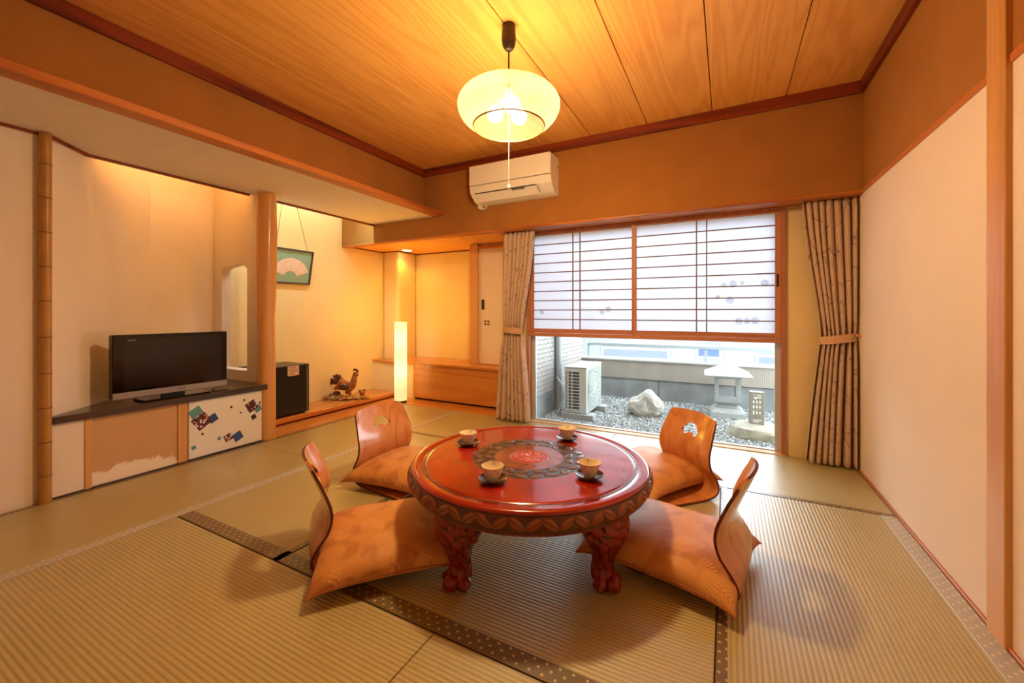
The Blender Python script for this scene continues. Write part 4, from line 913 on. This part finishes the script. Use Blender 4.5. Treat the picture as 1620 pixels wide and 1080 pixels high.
for k in range(20):
    y = gc[0]-.205+.41*k/19; box(bm, OX1+.010, OX1+.015, y-.003, y+.003, gc[1]-.20, gc[1]+.20)
gb = mk('guard_bar', bm, M['acgrille'], ou); gb['kind'] = 'stuff'
bm = BM(); ball(bm, (OX1+.002, OY1-.045, OZ1-.06), .016, .15, 1, 1.2, 2); mk('maker_mark', bm, M['bluepanel'], ou)
for y in (3.86, 4.30): 
    b_ = tag(bxo('concrete_block', M['conclight'], None, OX0-.03, OX1+.07, y, y+.12, ZG-.002, .004, bev=.004), ['front', 'rear'][y > 4] + ' concrete block under the outdoor unit', 'block', 'blocks under the outdoor unit')
cbl = tag(mk('refrigerant_hose', tube(BM(), [(-1.63, 4.16, .30), (-1.56, 4.12, .24), (-1.52, 4.08, .15), (-1.53, 4.02, .02), (-1.54, 3.95, -.04)], .010, 8), M['pipe'], None, True), 'pale hose drooping from the tiled wall behind the outdoor unit', 'hose')
# rocks and stones
def rockmesh(c, sx, sy, sz, seed, sub=4, flat=.0, rough=.16):
    from mathutils import noise
    bm = BM(); vs_ = ball(bm, (0, 0, 0), 1, sub=sub)
    for v in vs_:
        p = v.co.copy(); n1 = noise.noise(p*1.1+Vector((seed, 0, 0))); n2 = noise.noise(p*2.7+Vector((0, seed, 0))); f = 1+rough*2*n1+rough*n2+rough*.3*noise.noise(p*6)
        v.co = Vector((p.x*sx*f, p.y*sy*f, p.z*sz*f))
        if flat and v.co.z > flat: v.co.z = flat+(v.co.z-flat)*.15
        v.co += Vector(c)
    return bm
bm = rockmesh((-.735, 4.37, .035), .165, .13, .125, 4.2)
for v in bm.verts: v.co.z += .05*math.exp(-((v.co.x+.70)/.06)**2)*(v.co.z > .05)
tag(mk('garden_rock', bm, M['rock'], None, True, angle=25), 'pale pointed rock lying on the gravel', 'rock')
tag(mk('slab_rock', rockmesh((.27, 4.10, -.06), .30, .21, .17, 9.1, 4, .085, .10), M['slab'], None, True, angle=25), 'flat tan slab rock under the carved stone marker', 'rock')
sm = thing('stone_marker', 'grey rectangular stone marker with cut slots standing on the slab rock', 'stone', (.225, 4.15, .036))
SMX = Matrix.Translation((.228, 4.15, 0)) @ Matrix.Rotation(math.radians(4), 4, 'Z')
mk('block', box(BM(), -.055, .055, -.04, .04, .026, .312, bev=.003, mtx=SMX), M['stone'], sm)
bm = BM()
def slot(x, z, w, h): box(bm, x-w/2, x+w/2, -.0415, -.039, z-h/2, z+h/2, mtx=SMX)
slot(.015, .286, .035, .007); slot(-.022, .288, .008, .007); slot(-.012, .262, .018, .016); slot(.015, .266, .034, .007)
for x in (-.026, -.002, .022):
    for z in (.228, .186, .136): slot(x, z, .010, random.uniform(.018, .034))
slot(.0, .072, .06, .006); slot(-.01, .056, .045, .006)
mk('cut_slot', bm, M['slot'], sm)
# lantern
ln = thing('stone_lantern', 'pale granite garden lantern with wide square roof beside the parapet', 'lantern', (.04, 4.72, -.05))
LM = Matrix.Translation((.005, 4.74, 0)) @ Matrix.Rotation(math.radians(3), 4, 'Z')
def frus(bm, w0, z0, w1, z1):
    A_ = [bm.verts.new((sx*w0, sy*w0, z0)) for sx, sy in ((-1, -1), (1, -1), (1, 1), (-1, 1))]; B_ = [bm.verts.new((sx*w1, sy*w1, z1)) for sx, sy in ((-1, -1), (1, -1), (1, 1), (-1, 1))]
    bm.faces.new(A_[::-1]); bm.faces.new(B_)
    for i in range(4): bm.faces.new((A_[i], A_[(i+1) % 4], B_[(i+1) % 4], B_[i]))
def lpart(name, f):
    bm = BM(); f(bm); bmesh.ops.transform(bm, matrix=LM, verts=bm.verts); mk(name, bm, M['granite'], ln)
lpart('foot', lambda b: (frus(b, .155, ZG, .15, .0), frus(b, .15, .0, .115, .035)))
lpart('waist', lambda b: frus(b, .085, .035, .078, .07))
lpart('platform', lambda b: (frus(b, .085, .07, .115, .10), frus(b, .115, .10, .118, .125)))
for sx in (-1, 1):
    for sy in (-1, 1): lpart('pillar', lambda b: box(b, sx*.098-.017, sx*.098+.017, sy*.098-.017, sy*.098+.017, .125, .335))
lpart('lintel', lambda b: frus(b, .116, .335, .118, .362))
lpart('roof', lambda b: (frus(b, .205, .362, .212, .374), frus(b, .212, .374, .05, .462), frus(b, .05, .462, .012, .478)))
# far buildings
bd = thing('building', 'white building beyond the terrace with grey and blue windows', 'building', (0, 10.2, -6)); bxo('wall', M['bldg'], bd, -8, 4, 10, 12, -6, 1.1)
def bpx(u, v, y=10):
    th = math.radians(27.607); k = (u-810)/649.8; x = -math.sin(th)+math.cos(th)*k; yy = math.cos(th)+math.sin(th)*k; s = y/yy; return x*s, 1+s*(493.9-v)/649.8
for (u0, v0, u1, v1, mm) in ((956, 551, 1056, 567, 'bldggrey'), (1105, 548, 1138, 564, 'bldgwin'), (1200, 564, 1240, 577, 'bldggrey')):
    xa, za = bpx(u0, v0); xb_, zb_ = bpx(u1, v1); za, zb_ = max(za, zb_), min(za, zb_)
    wfr = bxo('window_frame', M['cap'], bd, xa-.05, xb_+.05, 9.94, 10.02, zb_-.05, za+.05); wfr['base'] = list(bd['base']); bxo('pane', M[mm], wfr, xa, xb_, 9.92, 9.945, zb_, za)
b2 = thing('building', 'pale neighbouring building with a blue panel left of the white one', 'building', (-4.5, 9, -6)); bxo('wall', M['bldg'], b2, -9, -3.62, 8.8, 9.8, -6, 1.5); bxo('blue_panel', M['bluepanel'], b2, -3.86, -3.66, 8.76, 8.81, -.6, 1.4)
